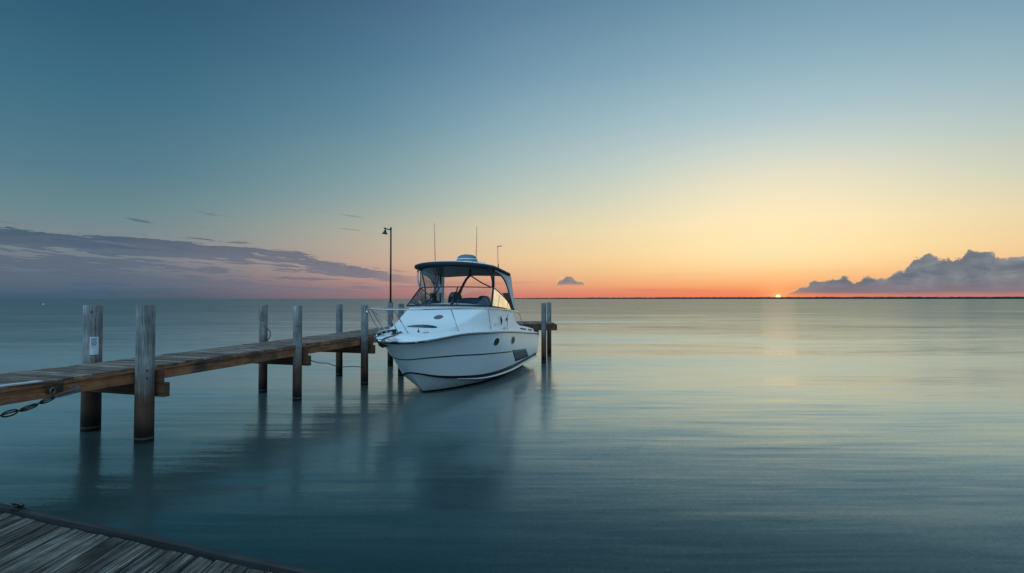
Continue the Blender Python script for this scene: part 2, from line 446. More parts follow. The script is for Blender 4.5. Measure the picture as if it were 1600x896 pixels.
M['navy'] = plain('dark_navy_canvas', (.022, .028, .038), .75, var=.2, scale=7, bump=.2)
M['topunder'] = plain('dark_grey_lining', (.06, .062, .068), .8, var=.1)
M['black'] = plain('black_trim', (.012, .013, .015), .4, var=.15)
M['chrome'] = plain('polished_steel', (.62, .64, .66), .16, metal=1.0, var=.04)
M['steel'] = plain('dull_galvanised_steel', (.22, .21, .2), .45, metal=.9, var=.25, bump=.3)
M['seat'] = plain('deep_blue_vinyl', (.02, .05, .085), .45, var=.12)
M['greydecal'] = plain('grey_hull_decal', (.13, .135, .14), .6, var=.06)
M['greymark'] = plain('pale_grey_mark', (.34, .35, .36), .35, var=.03)
M['teal_in'] = plain('cockpit_liner', (.30, .36, .38), .5, var=.05)
M['darkglass'] = plain('tinted_port_glass', (.008, .010, .012), .35, var=.05, spec=.15)
M['hatchglass'] = plain('smoked_hatch', (.03, .045, .06), .12, var=.05)
M['vent'] = plain('blue_grey_vent', (.10, .17, .22), .4, var=.06)
M['rope'] = plain('weathered_rope', (.10, .085, .07), .9, var=.4, scale=60, bump=.9)
M['ropedark'] = plain('dark_rope', (.025, .022, .02), .9, var=.4, scale=60, bump=.9)
M['rust'] = plain('rusty_iron', (.07, .045, .032), .6, metal=.5, var=.5, scale=30, bump=.7)
M['lampmetal'] = plain('black_lamp_metal', (.02, .02, .02), .5, var=.2)
M['plate'] = plain('white_enamel_plate', (.62, .66, .70), .4, var=.06, scale=12)
M['platemark'] = plain('dark_print', (.06, .09, .12), .5, var=.1)
M['buoy'] = plain('white_buoy', (.4, .4, .4), .4, var=.04)
M['shore'] = plain('dark_treeline', (.02, .022, .02), .95, var=.4, scale=.02)
M['antenna'] = plain('grey_fibreglass_whip', (.12, .115, .10), .4, var=.1)

def glass(name, tint, gl=.10, refl=.9, fm=1.0):
    m, t, p = new_mat(name)
    t.n.remove(p)
    tr = t.node('ShaderNodeBsdfTransparent'); tr.inputs[0].default_value = tint
    g = t.node('ShaderNodeBsdfGlossy'); g.inputs['Roughness'].default_value = .03; g.inputs[0].default_value = (refl, refl, refl, 1)
    fr = t.node('ShaderNodeFresnel'); fr.inputs[0].default_value = 1.5
    n = t.noise(t.node('ShaderNodeTexCoord').outputs['Object'], 3, 3)
    f = t.m('ADD', t.m('MULTIPLY', fr.outputs[0], fm), t.m('MULTIPLY', n, gl), clamp=True)
    mx = t.node('ShaderNodeMixShader'); t.put(mx.inputs[0], f); t.l.new(tr.outputs[0], mx.inputs[1]); t.l.new(g.outputs[0], mx.inputs[2])
    t.l.new(mx.outputs[0], t.n['Material Output'].inputs[0])
    return m
M['glass'] = glass('windshield_glass', (.86, .94, .96, 1), .08, .9, .7)
M['vinyl'] = glass('clear_vinyl', (.95, .955, .96, 1), .01, .7, .45)
M['sideglass'] = glass('side_window_glass', (.5, .55, .55, 1), 1.2, .95)

# ------------------------------------------------------------------ setting: water
def make_water():
    m, t, p = new_mat('calm_lake_water')
    c = t.node('ShaderNodeTexCoord').outputs['Object']
    big = t.noise(t.mapping(c, (.035, .12, 1), (0, 0, radians(-8))), 1.0, 4, .55, .4)
    base = t.mix(t.maprange(big, .35, .65), (.0001, .021, .0225, 1), (.0003, .028, .028, 1))
    n1 = t.noise(t.mapping(c, (.30, 1.1, 1), (0, 0, radians(10))), 1.0, 5, .6, .6)
    rgh = t.m('ADD', WR, t.m('MULTIPLY', t.m('SUBTRACT', n1, .5), .10))
    # wave slopes: long swell, streaks drawn out by the wind, fine ripple
    def slope(scale, rot, det, amp, sx=.35):
        nd = t.node('ShaderNodeTexNoise'); t.put(nd.inputs['Vector'], t.mapping(c, scale, (0, 0, radians(rot))))
        nd.inputs['Scale'].default_value = 1.0; nd.inputs['Detail'].default_value = det; nd.inputs['Roughness'].default_value = .62; nd.inputs['Distortion'].default_value = .5
        q = t.sep(nd.outputs['Color'])
        return t.m('MULTIPLY', t.m('SUBTRACT', q[0], .5), amp * sx), t.m('MULTIPLY', t.m('SUBTRACT', q[1], .5), amp)
    parts = [slope((.03, .16, 1), -6, 3, .16, .3), slope((.13, 1.1, 1), 15, 3, .09, .3), slope((.42, 5.5, 1), 32, 4, .15), slope((30., 45., 1), 0, 2, WF)]
    sx = parts[0][0]; sy = parts[0][1]
    for a_, b_ in parts[1:]: sx = t.m('ADD', sx, a_); sy = t.m('ADD', sy, b_)
    nv = t.node('ShaderNodeVectorMath', operation='NORMALIZE'); t.put(nv.inputs[0], t.comb(sx, sy, 1.0))
    # body colour of the lake under a clear-coat of reflection that grows towards grazing view
    t.n.remove(p)
    df = t.node('ShaderNodeBsdfDiffuse'); t.put(df.inputs[0], base)
    gl = t.node('ShaderNodeBsdfGlossy'); t.put(gl.inputs['Roughness'], rgh); gl.inputs[0].default_value = (.84, .96, .97, 1)
    t.put(gl.inputs['Normal'], nv.outputs[0])
    g2 = t.node('ShaderNodeBsdfGlossy'); g2.inputs['Roughness'].default_value = .44; g2.inputs[0].default_value = (.84, .96, .97, 1)
    t.put(g2.inputs['Normal'], nv.outputs[0])
    gm = t.node('ShaderNodeMixShader'); t.put(gm.inputs[0], WMIX); t.l.new(gl.outputs[0], gm.inputs[1]); t.l.new(g2.outputs[0], gm.inputs[2])
    lw = t.node('ShaderNodeLayerWeight'); lw.inputs['Blend'].default_value = .5
    nv2 = t.node('ShaderNodeVectorMath', operation='NORMALIZE'); t.put(nv2.inputs[0], t.comb(t.m('MULTIPLY', sx, .6), t.m('MULTIPLY', sy, .6), 1.0))
    t.put(lw.inputs['Normal'], nv2.outputs[0])
    fr = t.curve(lw.outputs['Facing'], WCURVE)
    mx = t.node('ShaderNodeMixShader'); t.put(mx.inputs[0], fr); t.l.new(df.outputs[0], mx.inputs[1]); t.l.new(gm.outputs[0], mx.inputs[2])
    t.l.new(mx.outputs[0], t.n['Material Output'].inputs[0])
    return m
WR, WF, WMIX = .17, .10, .25
WCURVE = [(0, .02), (.4, .045), (.55, .09), (.66, .19), (.75, .39), (.82, .63), (.87, .78), (.92, .80), (.964, .58), (1, .42)]
wt = MB()
R = [0, 8, 30, 120, 500, 2000, 8000, 30000]
NS = 72
rows = [[(r * cos(2 * pi * k / NS), r * sin(2 * pi * k / NS), 0) for k in range(NS)] for r in R[1:]]
wt.grid(rows, closev=True)
wt.add([(8 * cos(2 * pi * k / NS), 8 * sin(2 * pi * k / NS), 0) for k in range(NS)], [tuple(range(NS))])
M['water'] = make_water()
wobj = wt.build('water', M['water']); tag(wobj, kind='structure')

# low far shore along the horizon, 5-7 km off
sh = MB(); n = 420; rowsb = []
rs = random.Random(3)
hs = [rs.random() for _ in range(n + 1)]
for i in range(n + 1):
    a = radians(0 + 63 * i / n)
    d = 6000 - 1200 * max(0, i / n - .3)
    rise = min(1, max(0, (i / n) / .30))
    hgt = 5 + rise * 9 + (hs[i] + hs[max(0, i - 1)] + hs[max(0, i - 4)]) * 2.2
    if i == 0: hgt = .5
    ring = []
    for dd, hh in ((-60, -.5), (-45, hgt * .75), (0, hgt), (160, hgt * .9), (320, -.5)):
        ring.append(((d + dd) * sin(a), (d + dd) * cos(a), hh))
    rowsb.append(ring)
sh.grid(rowsb)
so = sh.build('distant_shore', M['shore'], smooth=False); tag(so, kind='structure')

# ------------------------------------------------------------------ pier
PO = Vector((-6.705, 10.553, 0)); PD = Vector((.3146, .9492, 0)); PX = Vector((.9492, -.3146, 0))
PRZ = -math.atan2(.3146, .9492)
def deckz(y): return 1.335 + .0185 * y            # the deck climbs very slightly lakewards
pier = empty('wooden_pier', PO, PRZ, label='long wooden pier on round piles running from the left out past the moored boat', cat='pier')
XN, XF = -.185, -1.66
rp = random.Random(11)
# deck boards
b = MB(); y = -12.0
while y < 12.9:
    wdt = .142
    jx = rp.uniform(-.018, .018); xf = XF + rp.uniform(-.025, .03) - (.10 if -1.6 < y < -.9 else 0)
    z = deckz(y) + rp.uniform(-.004, .004)
    cx = (XN + .03 + jx + xf) / 2
    b.box((cx, y, z - .02), ((XN + .03 + jx) - xf, wdt, .04), rot=Matrix.Rotation(rp.uniform(-.006, .006), 3, 'Y') @ Matrix.Rotation(rp.uniform(-.004, .004), 3, 'Z'), bev=.005)
    y += wdt + rp.uniform(.008, .016)
deck = b.build('decking', M['deck_board'], pier)
# white repair strip at the near end of the edge
b = MB(); b.box((XN - .02, -2.25, deckz(-2.25) + .012), (.14, 1.25, .022), bev=.004)
b.build('edge_plank', plain('pale_new_plank', (.5, .48, .44), .8, var=.2, scale=9), pier)['label'] = 'pale short plank on the deck edge'
# stringers: one per bay, near and far side, butted end to end
def beam(name, x, y0, y1, ztop, h, wd, mat):
    b = MB(); L = y1 - y0
    za, zb = deckz(y0) - ztop, deckz(y1) - ztop
    vs = []
    for xx in (x - wd / 2, x + wd / 2):
        for yy, zz in ((y0, za), (y1, zb)):
            vs += [(xx, yy, zz), (xx, yy, zz - h)]
    b.add(vs, [(0, 1, 3, 2), (4, 6, 7, 5), (0, 2, 6, 4), (1, 5, 7, 3), (0, 4, 5, 1), (2, 3, 7, 6)])
    return b.build(name, mat, pier, bevel=.006)
joints = [-12, -7.2, -2.62, -.02 + .16, 4.42, 7.34, 10.2, 12.9]
for a, c_ in zip(joints, joints[1:]):
    beam('stringer', XN - .03, a + .003, c_ - .003, .045, .235, .05, M['stringer'])
    beam('stringer', XF + .12, a + .003, c_ - .003, .045, .235, .05, M['cap'])
    beam('stringer', (XN + XF) / 2, a + .003, c_ - .003, .045, .235, .05, M['cap'])
for a, c_ in ((-12, -4.1), (-4.097, -.9), (-.897, 3.2), (3.203, 6.3), (6.303, 12.9)):
    beam('edge_board', XN + .012, a, c_, .028, .062, .03, M['stringer'])

def pile(x, y, r, top, mat, lean=(0, 0), name='piling', parent=pier, cap=False):
    b = MB(); n = 28; rows = []
    rr = random.Random(int(x * 1000 + y * 77) & 0xffff)
    ph = [rr.uniform(0, 6.28) for _ in range(4)]
    zs = [-2.2, -.3, 0, .3, .8, 1.3, 1.8, 2.2, top - .012, top]
    for i, z in enumerate(zs):
        ring = []
        for k in range(n):
            a = 2 * pi * k / n
            q = r * (1 + .018 * sin(2 * a + ph[0]) + .012 * sin(5 * a + ph[1]) + .01 * sin(3 * a + z * 1.3 + ph[2])) * (1.035 - .02 * z)
            if i == len(zs) - 1: q *= .965
            ring.append((x + lean[0] * z + q * cos(a), y + lean[1] * z + q * sin(a), z))
        rows.append(ring)
    b.grid(rows, closev=True)
    b.add(rows[-1], [tuple(range(n))])
    return b.build(name, mat, parent, angle=50)
def loc(px_x, px_y):           # world to pier-local
    d = Vector((px_x, px_y, 0)) - PO
    return d.dot(PX), d.dot(PD)
piles = {}; pile_ob = {}
spec = [('R1', -6.705, 10.553, .152, 2.49, 'pile_grey'), ('L1', -8.33, 11.45, .165, 2.47, 'pile_grey'),
        ('R2', -5.50, 14.80, .112, 2.42, 'pile_grey'), ('L2', -6.92, 16.05, .112, 2.43, 'pile_grey'),
        ('R3', -4.47, 17.5, .108, 2.41, 'pile_dark'), ('L3', -5.82, 19.45, .108, 2.41, 'pile_dark'),
        ('R4', -3.76, 19.55, .10, 2.43, 'pile_dark'), ('L4', -4.72, 22.4, .105, 2.44, 'pile_dark')]
for k, x, y, r, tp, mt in spec:
    lx, ly = loc(x, y)
    piles[k] = (x, y, r, tp)
    pile_ob[k] = pile(lx, ly, r, tp, M[mt], lean=(rp.uniform(-.004, .004), rp.uniform(-.004, .004)))
def pilebolt(k, z, aim, rr=.016):
    x, y, r_, tp_ = piles[k]
    d = (Vector((aim[0], aim[1], 0)) - Vector((x, y, 0))).normalized()
    c_ = Vector((x, y, z)) + d * r_ * (1.035 - .02 * z)
    c_ = Vector((*loc(c_.x, c_.y), z)); d2 = Vector((d.dot(PX), d.dot(PD), 0))
    b = MB(); b.tube([c_ - d2 * .01, c_ + d2 * .012], rr, 8); b.build('bolt', M['rust'], pile_ob[k], smooth=False)
for k, z, aim in (('L1', 2.34, (-2, 0)), ('R1', 1.30, (1.5, 2)), ('R1', 1.16, (1.5, 2)), ('R2', 1.9, (0, 0)), ('R2', 1.36, (1, 0)), ('L2', 2.0, (0, 0))):
    pilebolt(k, z, aim)
# caps under the deck from far pile to near pile, poking out past the near one
def crosscap(y, x0, x1, ztop, h, wd, dy=0):
    b = MB(); L = x1 - x0
    rot = Matrix.Rotation(math.atan2(dy, L), 3, 'Z')
    b.box(((x0 + x1) / 2, y, ztop - h / 2), (L, wd, h), rot=rot, bev=.008)
    return b.build('cross_beam', M['cap'], pier)
for k, (nk, fk) in enumerate((('R1', 'L1'), ('R2', 'L2'), ('R3', 'L3'))):
    nx, ny = loc(*piles[nk][:2]); fx, fy = loc(*piles[fk][:2])
    r = piles[nk][2]
    yc = ny + r + .075
    crosscap(yc, -2.0, nx + r + .12, deckz(ny) - .285, .26, .12)
    b = MB(); b.box((nx + .02 + r * .2, ny + r + .012 - .0, deckz(ny) - .17), (r * 1.6 + .18, .03, .22), bev=.004)
    b.build('bolting_block', M['cap'], pier)
beam_y = 10.9

# end platform, square to the view, behind the boat's stern
PLY0, PLY1, PLX0, PLX1, PLZ = 23.62, 26.15, -3.95, 1.86, 1.585
plat = empty('end_platform', ((PLX0 + PLX1) / 2, (PLY0 + PLY1) / 2, 0), 0, label='wooden platform at the lakeward end of the pier behind the boat stern', cat='platform')
cxp, cyp = (PLX0 + PLX1) / 2, (PLY0 + PLY1) / 2
b = MB(); x = PLX0 + .07
while x < PLX1 - .05:
    b.box((x - cxp, rp.uniform(-.01, .01), PLZ - .02), (.138, PLY1 - PLY0, .04), bev=.004); x += .15
b.build('decking', M['deck_board'], plat)
for yy in (PLY0 + .05, PLY1 - .05):
    b = MB(); b.box((0, yy - cyp, PLZ - .045 - .12), (PLX1 - PLX0 - .02, .06, .24), bev=.005); b.build('stringer', M['cap'], plat)
b = MB(); b.box((PLX1 - .045 - cxp, 0, PLZ - .045 - .12), (.05, PLY1 - PLY0 - .17, .24), bev=.005); b.build('stringer', M['cap'], plat)
for xx in (1.2, -1.2, -3.4):
    b = MB(); b.box((xx - cxp - .16, 0, PLZ - .29 - .12), (.12, PLY1 - PLY0 - .3, .24), bev=.005); b.build('cross_beam', M['cap'], plat)
for (x, y, r) in ((1.29, 23.42, .10), (1.70, 26.36, .10), (-1.2, 26.36, .10), (-3.4, 26.36, .1), (-3.2, 23.42, .1)):
    pile(x - cxp, y - cyp, r, 2.43, M['pile_dark'], parent=plat)

# ------------------------------------------------------------------ near dock
ND = Vector((2.372, -.930, 0)).normalized()
A0 = Vector((-3.251, 3.685, 0)); DZ = 1.3
dock = empty('wooden_dock', (-2.2, 2.2, 0), 0, label='dark weathered plank dock in the lower left corner in front of the water', cat='dock')
off = Vector((-2.2, 2.2, 0))
def edgeY(x): return A0.y + (x - A0.x) * ND.y / ND.x - .035
b = MB(off); x = -7.0; rd = random.Random(5)
while x < 3.2:
    wdt = rd.choice((.088, .092, .095, .09)); x1 = x + wdt
    ya, yb = edgeY(x) - .055 + rd.uniform(-.012, .004), edgeY(x1) - .055 + rd.uniform(-.012, .004)
    z = DZ + rd.uniform(-.003, .002); tl = rd.uniform(-.002, .002); y0 = -.6
    e = .005
    vs = [(x, y0, z - .035), (x1, y0, z - .035), (x1, yb, z - .035), (x, ya, z - .035),
          (x, y0, z - e), (x1, y0, z - e + tl), (x1, yb, z - e + tl), (x, ya, z - e),
          (x + e, y0, z), (x1 - e, y0, z + tl), (x1 - e, yb - e, z + tl), (x + e, ya - e, z)]
    fs = [(0, 3, 2, 1), (8, 9, 10, 11)]
    for k in range(4):
        k2 = (k + 1) % 4; fs += [(k, k2, 4 + k2, 4 + k), (4 + k, 4 + k2, 8 + k2, 8 + k)]
    b.add(vs, fs)
    for dn in (.11, .72, 1.33):
        for fx in (.24, .76):
            nx = x + wdt * fx + rd.uniform(-.004, .004); ny = edgeY(nx) - dn + rd.uniform(-.012, .012); nr = .0042
            b.add([(nx + nr * cos(k * pi / 4), ny + nr * sin(k * pi / 4), z + .0018 + tl * fx) for k in range(8)], [tuple(range(8))], mi=1)
    x = x1 + rd.uniform(.006, .014)
b.build('decking', [M['dock_board'], M['rust']], dock)
ang_e = math.atan2(ND.y, ND.x)
Re = Matrix.Rotation(ang_e, 3, 'Z')
mid = A0 + ND * 1.5
b = MB(); b.box((0, 0, 0), (11.0, .040, .15), bev=.006)
eb = b.build('edge_board', M['dock_edge'], dock); eb.location = (mid.x + ND.y * .020 - off.x, mid.y - ND.x * .020 - off.y, DZ - .070); eb.rotation_euler = (0, 0, ang_e)
b = MB()
b.box((0, 0, 0), (11.0, .07, .26), bev=.006)
ib = b.build('stringer', M['cap'], dock); q = mid + Vector((ND.y, -ND.x, 0)) * .14; ib.location = (q.x - off.x, q.y - off.y, DZ - .17); ib.rotation_euler = (0, 0, ang_e)
for s_ in (-2.6, 1.2, 4.6):
    q = A0 + ND * s_ + Vector((ND.y, -ND.x, 0)) * .30
    b = MB(); rows = [[(q.x + .13 * cos(2 * pi * k / 20), q.y + .13 * sin(2 * pi * k / 20), z) for k in range(20)] for z in (-2, DZ - .04)]
    b = MB(off); b.grid(rows, closev=True); b.build('piling', M['pile_dark'], dock, smooth=True)

# dark fender lump hanging over the dock edge at far left
q = A0 + ND * .225 + Vector((-ND.y, ND.x, 0)) * -.02
cl = empty('dock_cleat', (q.x, q.y, DZ - .004), ang_e, label='small dark iron cleat on the far edge of the near dock', cat='cleat')
b = MB(); b.box((0, 0, .022), (.035, .035, .02), bev=.006); b.box((0, 0, .008), (.08, .045, .014), bev=.005); b.build('base', M['black'], cl)
b = MB(); b.tube(smoothpath([(-.05, 0, .030), (-.03, 0, .037), (0, 0, .038), (.03, 0, .037), (.05, 0, .030)], 4), [.006] + [.010] * 15 + [.006], 10)
b.build('horns', M['black'], cl, smooth=True)

# ------------------------------------------------------------------ small things on the pier
# notice on the far left pile
x, y, r, tp = piles['L1']
dirc = Vector((-x, -y, 0)).normalized()
s_ = empty('notice_plate', (x, y, 0), 0, label='small pale notice plate with dark print fixed to the leftmost pile', cat='sign')
yaw = math.atan2(dirc.x, -dirc.y) + .25
s_.rotation_euler = (0, 0, yaw)
def curved_plate(r, a0, a1, z0, z1, thick=.004, n=8, cz=0):
    b = MB(); rows = []
    for rr in (r, r + thick):
        rows.append([(rr * sin(a0 + (a1 - a0) * k / n), -rr * cos(a0 + (a1 - a0) * k / n), z0) for k in range(n + 1)])
        rows.append([(rr * sin(a0 + (a1 - a0) * k / n), -rr * cos(a0 + (a1 - a0) * k / n), z1) for k in range(n + 1)])
    rows = [rows[0], rows[1], rows[3], rows[2]]
    b.grid(rows, closeu=True)
    return b
rl = r * 1.045
curved_plate(rl, -.48, .38, 1.50, 1.85).build('plate', M['plate'], s_)
mb = MB()
for i in range(4):
    q_ = curved_plate(rl + .0055, -.36 + .0 * i, .20 - .07 * (i % 2), 1.815 - .038 * i - .018, 1.815 - .038 * i, .001)
    mb.add(q_.v, q_.f)
q_ = curved_plate(rl + .0055, -.40, .28, 1.645, 1.65, .001); mb.add(q_.v, q_.f)
mb.build('print', M['platemark'], s_)

# rope loops beside two piles
def ropeloop(x, y, z, dx, h, mat, label):
    o = empty('rope_loop', (x, y, z), 0, label=label, cat='rope')
    b = MB(); b.tube(smoothpath([(dx * .2, 0, 0), (dx * .9, 0, h * .35), (dx * 1.0, 0, h * .7), (dx * .55, .01, h * .97), (0, .02, h * 1.02)], 6), .014, 8)
    b.build('rope', mat, o, smooth=True); return o
def Pp(lx, ly): v = PO + PX * lx + PD * ly; return v.x, v.y
x, y, r, tp = piles['R1']
ropeloop(x - r * .95, y + .10, 1.345, -.055, .30, M['rope'], 'short dark rope end curling up beside the near grey pile')
x, y, r, tp = piles['L2']
ropeloop(x + r * .9, y - .02, 1.43, .10, .32, M['rope'], 'curved rope end standing beside the far pile of the second pair')

# mooring chain and shackles at left, from a bracket on the stringer down to the lower left
def at(px, py, Y):
    xx = (px - 800) / FPX; zz = (448 - py) / FPX
    r = Vector((xx, cos(PITCH) - zz * sin(PITCH), sin(PITCH) + zz * cos(PITCH)))
    return Vector((0, 0, EYE)) + r * (Y / r.y)
K0 = Vector((*Pp(XN + .03, -1.52), 1.12))
K3 = K0 + Vector((-.35, -1.75, -.38))
chain = empty('mooring_chain', K0, 0, label='dark rope and chain links hanging from the pier side to the lower left', cat='chain')
def link(b, c, d, up, L, W, r):
    d = d.normalized(); s2 = (up - d * up.dot(d)).normalized()
    pts = []
    for k in range(20):
        a = 2 * pi * k / 20
        cx_ = cos(a); sx_ = sin(a)
        pts.append(c + d * (cx_ * L / 2) * (1.0) + s2 * (sx_ * W / 2) * (abs(sx_) ** -.15 if abs(sx_) > .01 else 1))
    b.tube(pts, r, 8, closed=True)
P = [at(110, 606, 9.12), at(122, 609, 9.05), at(100, 614, 9.0), at(82, 622, 8.92), at(62, 630, 8.8), at(45, 637, 8.68), at(30, 642, 8.56), at(12, 646, 8.4), at(-30, 660, 8.1), at(-120, 690, 7.4)]
P = [p - K0 for p in P]
up = Vector((.3, -.6, .8))
b = MB()
b.tube(smoothpath([P[0] + Vector((0, 0, 0)), P[1], P[2], P[3]], 5), .017, 8)
b.tube(smoothpath([P[0] + Vector((-.02, 0, .0)), P[0] + Vector((.07, 0, .035)), P[1] + Vector((.035, 0, -.005)), P[2] + Vector((.03, 0, -.035)), P[3]], 5), .013, 8)
b.build('rope', M['rope'], chain, smooth=True)
b = MB(); b.tube(smoothpath([P[3], P[4], P[5], P[6], P[7], P[8], P[9]], 5), .011, 8); b.build('cable', M['ropedark'], chain, smooth=True)
for c_, d_, L_, W_ in ((P[3] * .6 + P[4] * .4, P[4] - P[3], .19, .085), (P[5], P[6] - P[5], .24, .075), (P[7] + Vector((.03, 0, .0)), P[7] - P[6], .22, .10)):
    b = MB(); link(b, c_, d_, up, L_, W_, .012); b.build('link', M['rust'], chain, smooth=True)
b = MB(); b.box((0, 0, 0), (.02, .26, .13), bev=.004)
br = b.build('bracket', M['rust'], chain); br.rotation_euler = (0, 0, PRZ); br.location = Vector((*Pp(XN + .042, -1.45), 1.175)) - K0
b = MB(); link(b, Vector((*Pp(XN + .075, -1.50), 1.14)) - K0, Vector((0, 0, 1)), Vector(PD), .09, .07, .012); b.build('shackle', M['steel'], chain, smooth=True)

def line_thing(name, pts, r, mat, label, cat):
    p0 = Vector(pts[0]); o = MB(p0); o.tube(smoothpath(pts, 8), r, 8)
    ob = o.build(name, mat, None, smooth=True); ob.location = p0
    return tag(ob, label, cat)
line_thing('mooring_line', [at(483, 562.5, 14.95), at(493, 566, 15.3), at(500, 567.5, 15.5), at(512, 568, 15.9), at(525, 572.5, 16.3), at(540, 573.5, 16.8), at(555, 573, 17.1), at(569, 574.5, 17.4)],
           .011, M['ropedark'], 'thin slack dark line sagging low between two piles under the pier', 'rope')

# lamp post standing on the far pile
x, y, r, tp = piles['L4']
lp = empty('lamp_post', (x, y, tp), 0, label='slim black post with a small bell lamp on a pile beyond the bow', cat='lamp post')
ht = 2.6 + 109 / 900 * 22.4 + .02 - tp
b = MB(); b.tube([(0, 0, 0), (0, 0, ht)], [.038, .03], 10); b.lathe([(0.001, .0), (.08, 0), (.08, .03), (.05, .05), (.001, .05)], 14, (0, 0, 0)); b.lathe([(.001, ht + .05), (.034, ht + .045), (.04, ht + .02), (.036, ht - .02), (.03, ht - .03)], 10); b.build('pole', M['lampmetal'], lp, smooth=True)
b = MB(); b.tube([(0, 0, ht - .06), (-.14, 0, ht - .02), (-.27, 0, ht + .02)], [.02, .02, .03], 8); b.tube([(-.22, 0, ht), (-.22, 0, ht - .06)], .014, 8); b.build('arm', M['lampmetal'], lp, smooth=True)
b = MB(); Rl = Matrix.Rotation(radians(8), 3, 'Y'); b.lathe([(.001, .04), (.03, .035), (.05, -.03), (.085, -.10), (.125, -.135), (.12, -.14), (.08, -.12), (.001, -.08)], 16, (-.22, 0, ht - .075), R=Rl); b.build('lamp_shade', M['lampmetal'], lp, smooth=True)

# small white marker far off at the left
bp = at(68, 475, 240)
bo = MB((0, 0, 0)); bo.lathe([(.001, -.3), (.35, -.2), (.42, .1), (.35, .3), (.15, .5), (.08, .8), (.001, .82)], 14)
ob = bo.build('buoy', M['buoy'], smooth=True); ob.location = (bp.x, bp.y, 0); tag(ob, 'tiny white buoy floating far out on the left water', 'buoy')

# ------------------------------------------------------------------ the motor boat
TH = radians(16.5)
B0 = Vector((-2.85777, 14.67996, 0)); BU = Vector((sin(TH), cos(TH), 0)); BN = Vector((cos(TH), -sin(TH), 0))
MID = 4.3
boat = empty('motor_boat', B0 + BU * MID, -TH, label='white cabin motor boat with dark hardtop moored beside the pier', cat='boat')
OFF = (0, MID, 0)
S0 = -.2; LB = 8.6
def bsh(s):
    x = min(max((s - S0) / 4.2, 0), 1)
    base = 1.6 * (1 - (1 - x) ** 2) ** .42
    return base - .10 * max(0, (s - 5.5) / 3.1) ** 2
def zsh(s): return sinterp(s, [(-.2, 1.47), (.3, 1.54), (1.2, 1.62), (2.6, 1.60), (4.3, 1.53), (6.5, 1.38), (8.6, 1.22)])
C0 = .65
def bch(s):
    x = min(max((s - C0) / 5.2, 0), 1)
    return 1.40 * (1 - (1 - x) ** 2) ** .66
def zch(s): return sinterp(s, [(.65, .62), (1.2, .46), (2, .33), (3.2, .21), (4.9, .20), (6.8, .27), (8.6, .36)])
def zke(s): return sinterp(s, [(.65, .62), (1.05, .30), (1.47, 0.0), (2.1, -.3), (3.4, -.5), (8.6, -.55)])
def hull(s, v, out=0.0, side=1):
    """topside surface: v 0 at the sheer, 1 at the chine"""
    s00 = S0 + (C0 - S0) * v
    uu = max(0.0, min(1.0, (s - s00) / (LB - s00)))
    sA = S0 + (LB - S0) * uu; sC = C0 + (LB - C0) * uu
    wv = v ** (.46 + .54 * min(1, uu * 2.4))
    bw = .05 * sin(pi * v) * min(1, uu * 3) if uu > .25 else .05 * sin(pi * v) * uu * 3
    t = bsh(sA) * (1 - wv) + bch(sC) * wv + bw
    z = zsh(sA) * (1 - v) + zch(sC) * v
    ss = sA * (1 - v) + sC * v
    return Vector((side * t, ss, z))
def hulln(s, v, side=1):
    e = .02
    a = hull(s + e, v, 0, side) - hull(s - e, v, 0, side); c_ = hull(s, min(1, v + e), 0, side) - hull(s, max(0, v - e), 0, side)
    n_ = a.cross(c_); n_.normalize()
    if n_.x * side < 0: n_ = -n_
    return n_
us = [0.0] + [((k / 70) ** 1.8) for k in range(1, 71)]
b = MB(OFF)
for side in (1, -1):
    rows = []
    for uu in us:
        row = []
        for j in range(13):
            v = j / 12; s00 = S0 + (C0 - S0) * v
            row.append(hull(s00 + (LB - s00) * uu, v, 0, side))
        sC = C0 + (LB - C0) * uu
        pc = row[-1]
        # flat chine then bottom to the keel
        fl = .045 * min(1, uu * 6)
        row.append(pc + Vector((-side * fl, 0, -.004)))
        for j in range(1, 7):
            q_ = j / 6
            row.append(Vector((side * (abs(pc.x) - fl) * (1 - q_), sC, (pc.z - .004) * (1 - q_) + zke(sC) * q_ - .04 * sin(pi * q_) * 0)))
        rows.append(row)
    b.grid(rows, flip=(side == 1))
# transom
ring = [hull(LB, j / 12, 0, 1) for j in range(13)] + [Vector((0, LB, zke(LB)))] + [hull(LB, j / 12, 0, -1) for j in reversed(range(13))]
b.add(ring, [tuple(range(len(ring)))])
hm = M['gelcoat'].copy(); hm.name = 'hull_gelcoat'
ht_ = NT(hm.node_tree); hp = hm.node_tree.nodes['Principled BSDF']
hc = ht_.node('ShaderNodeTexCoord').outputs['Object']; hz_ = ht_.sep(hc)[2]
lnk = hp.inputs['Base Color'].links[0].from_socket
grime = ht_.maprange(ht_.m('ADD', hz_, ht_.m('MULTIPLY', ht_.m('SUBTRACT', ht_.noise(hc, 2.2, 5, .65), .5), .30)), .42, .04, smooth=True)
col_ = ht_.mix(ht_.m('MULTIPLY', grime, .38), lnk, (.42, .40, .32, 1))
col_ = ht_.mix(ht_.maprange(hz_, .055, .045), col_, (.015, .018, .022, 1))
ht_.put(hp.inputs['Base Color'], col_)
b.build('hull', hm, boat, angle=32)

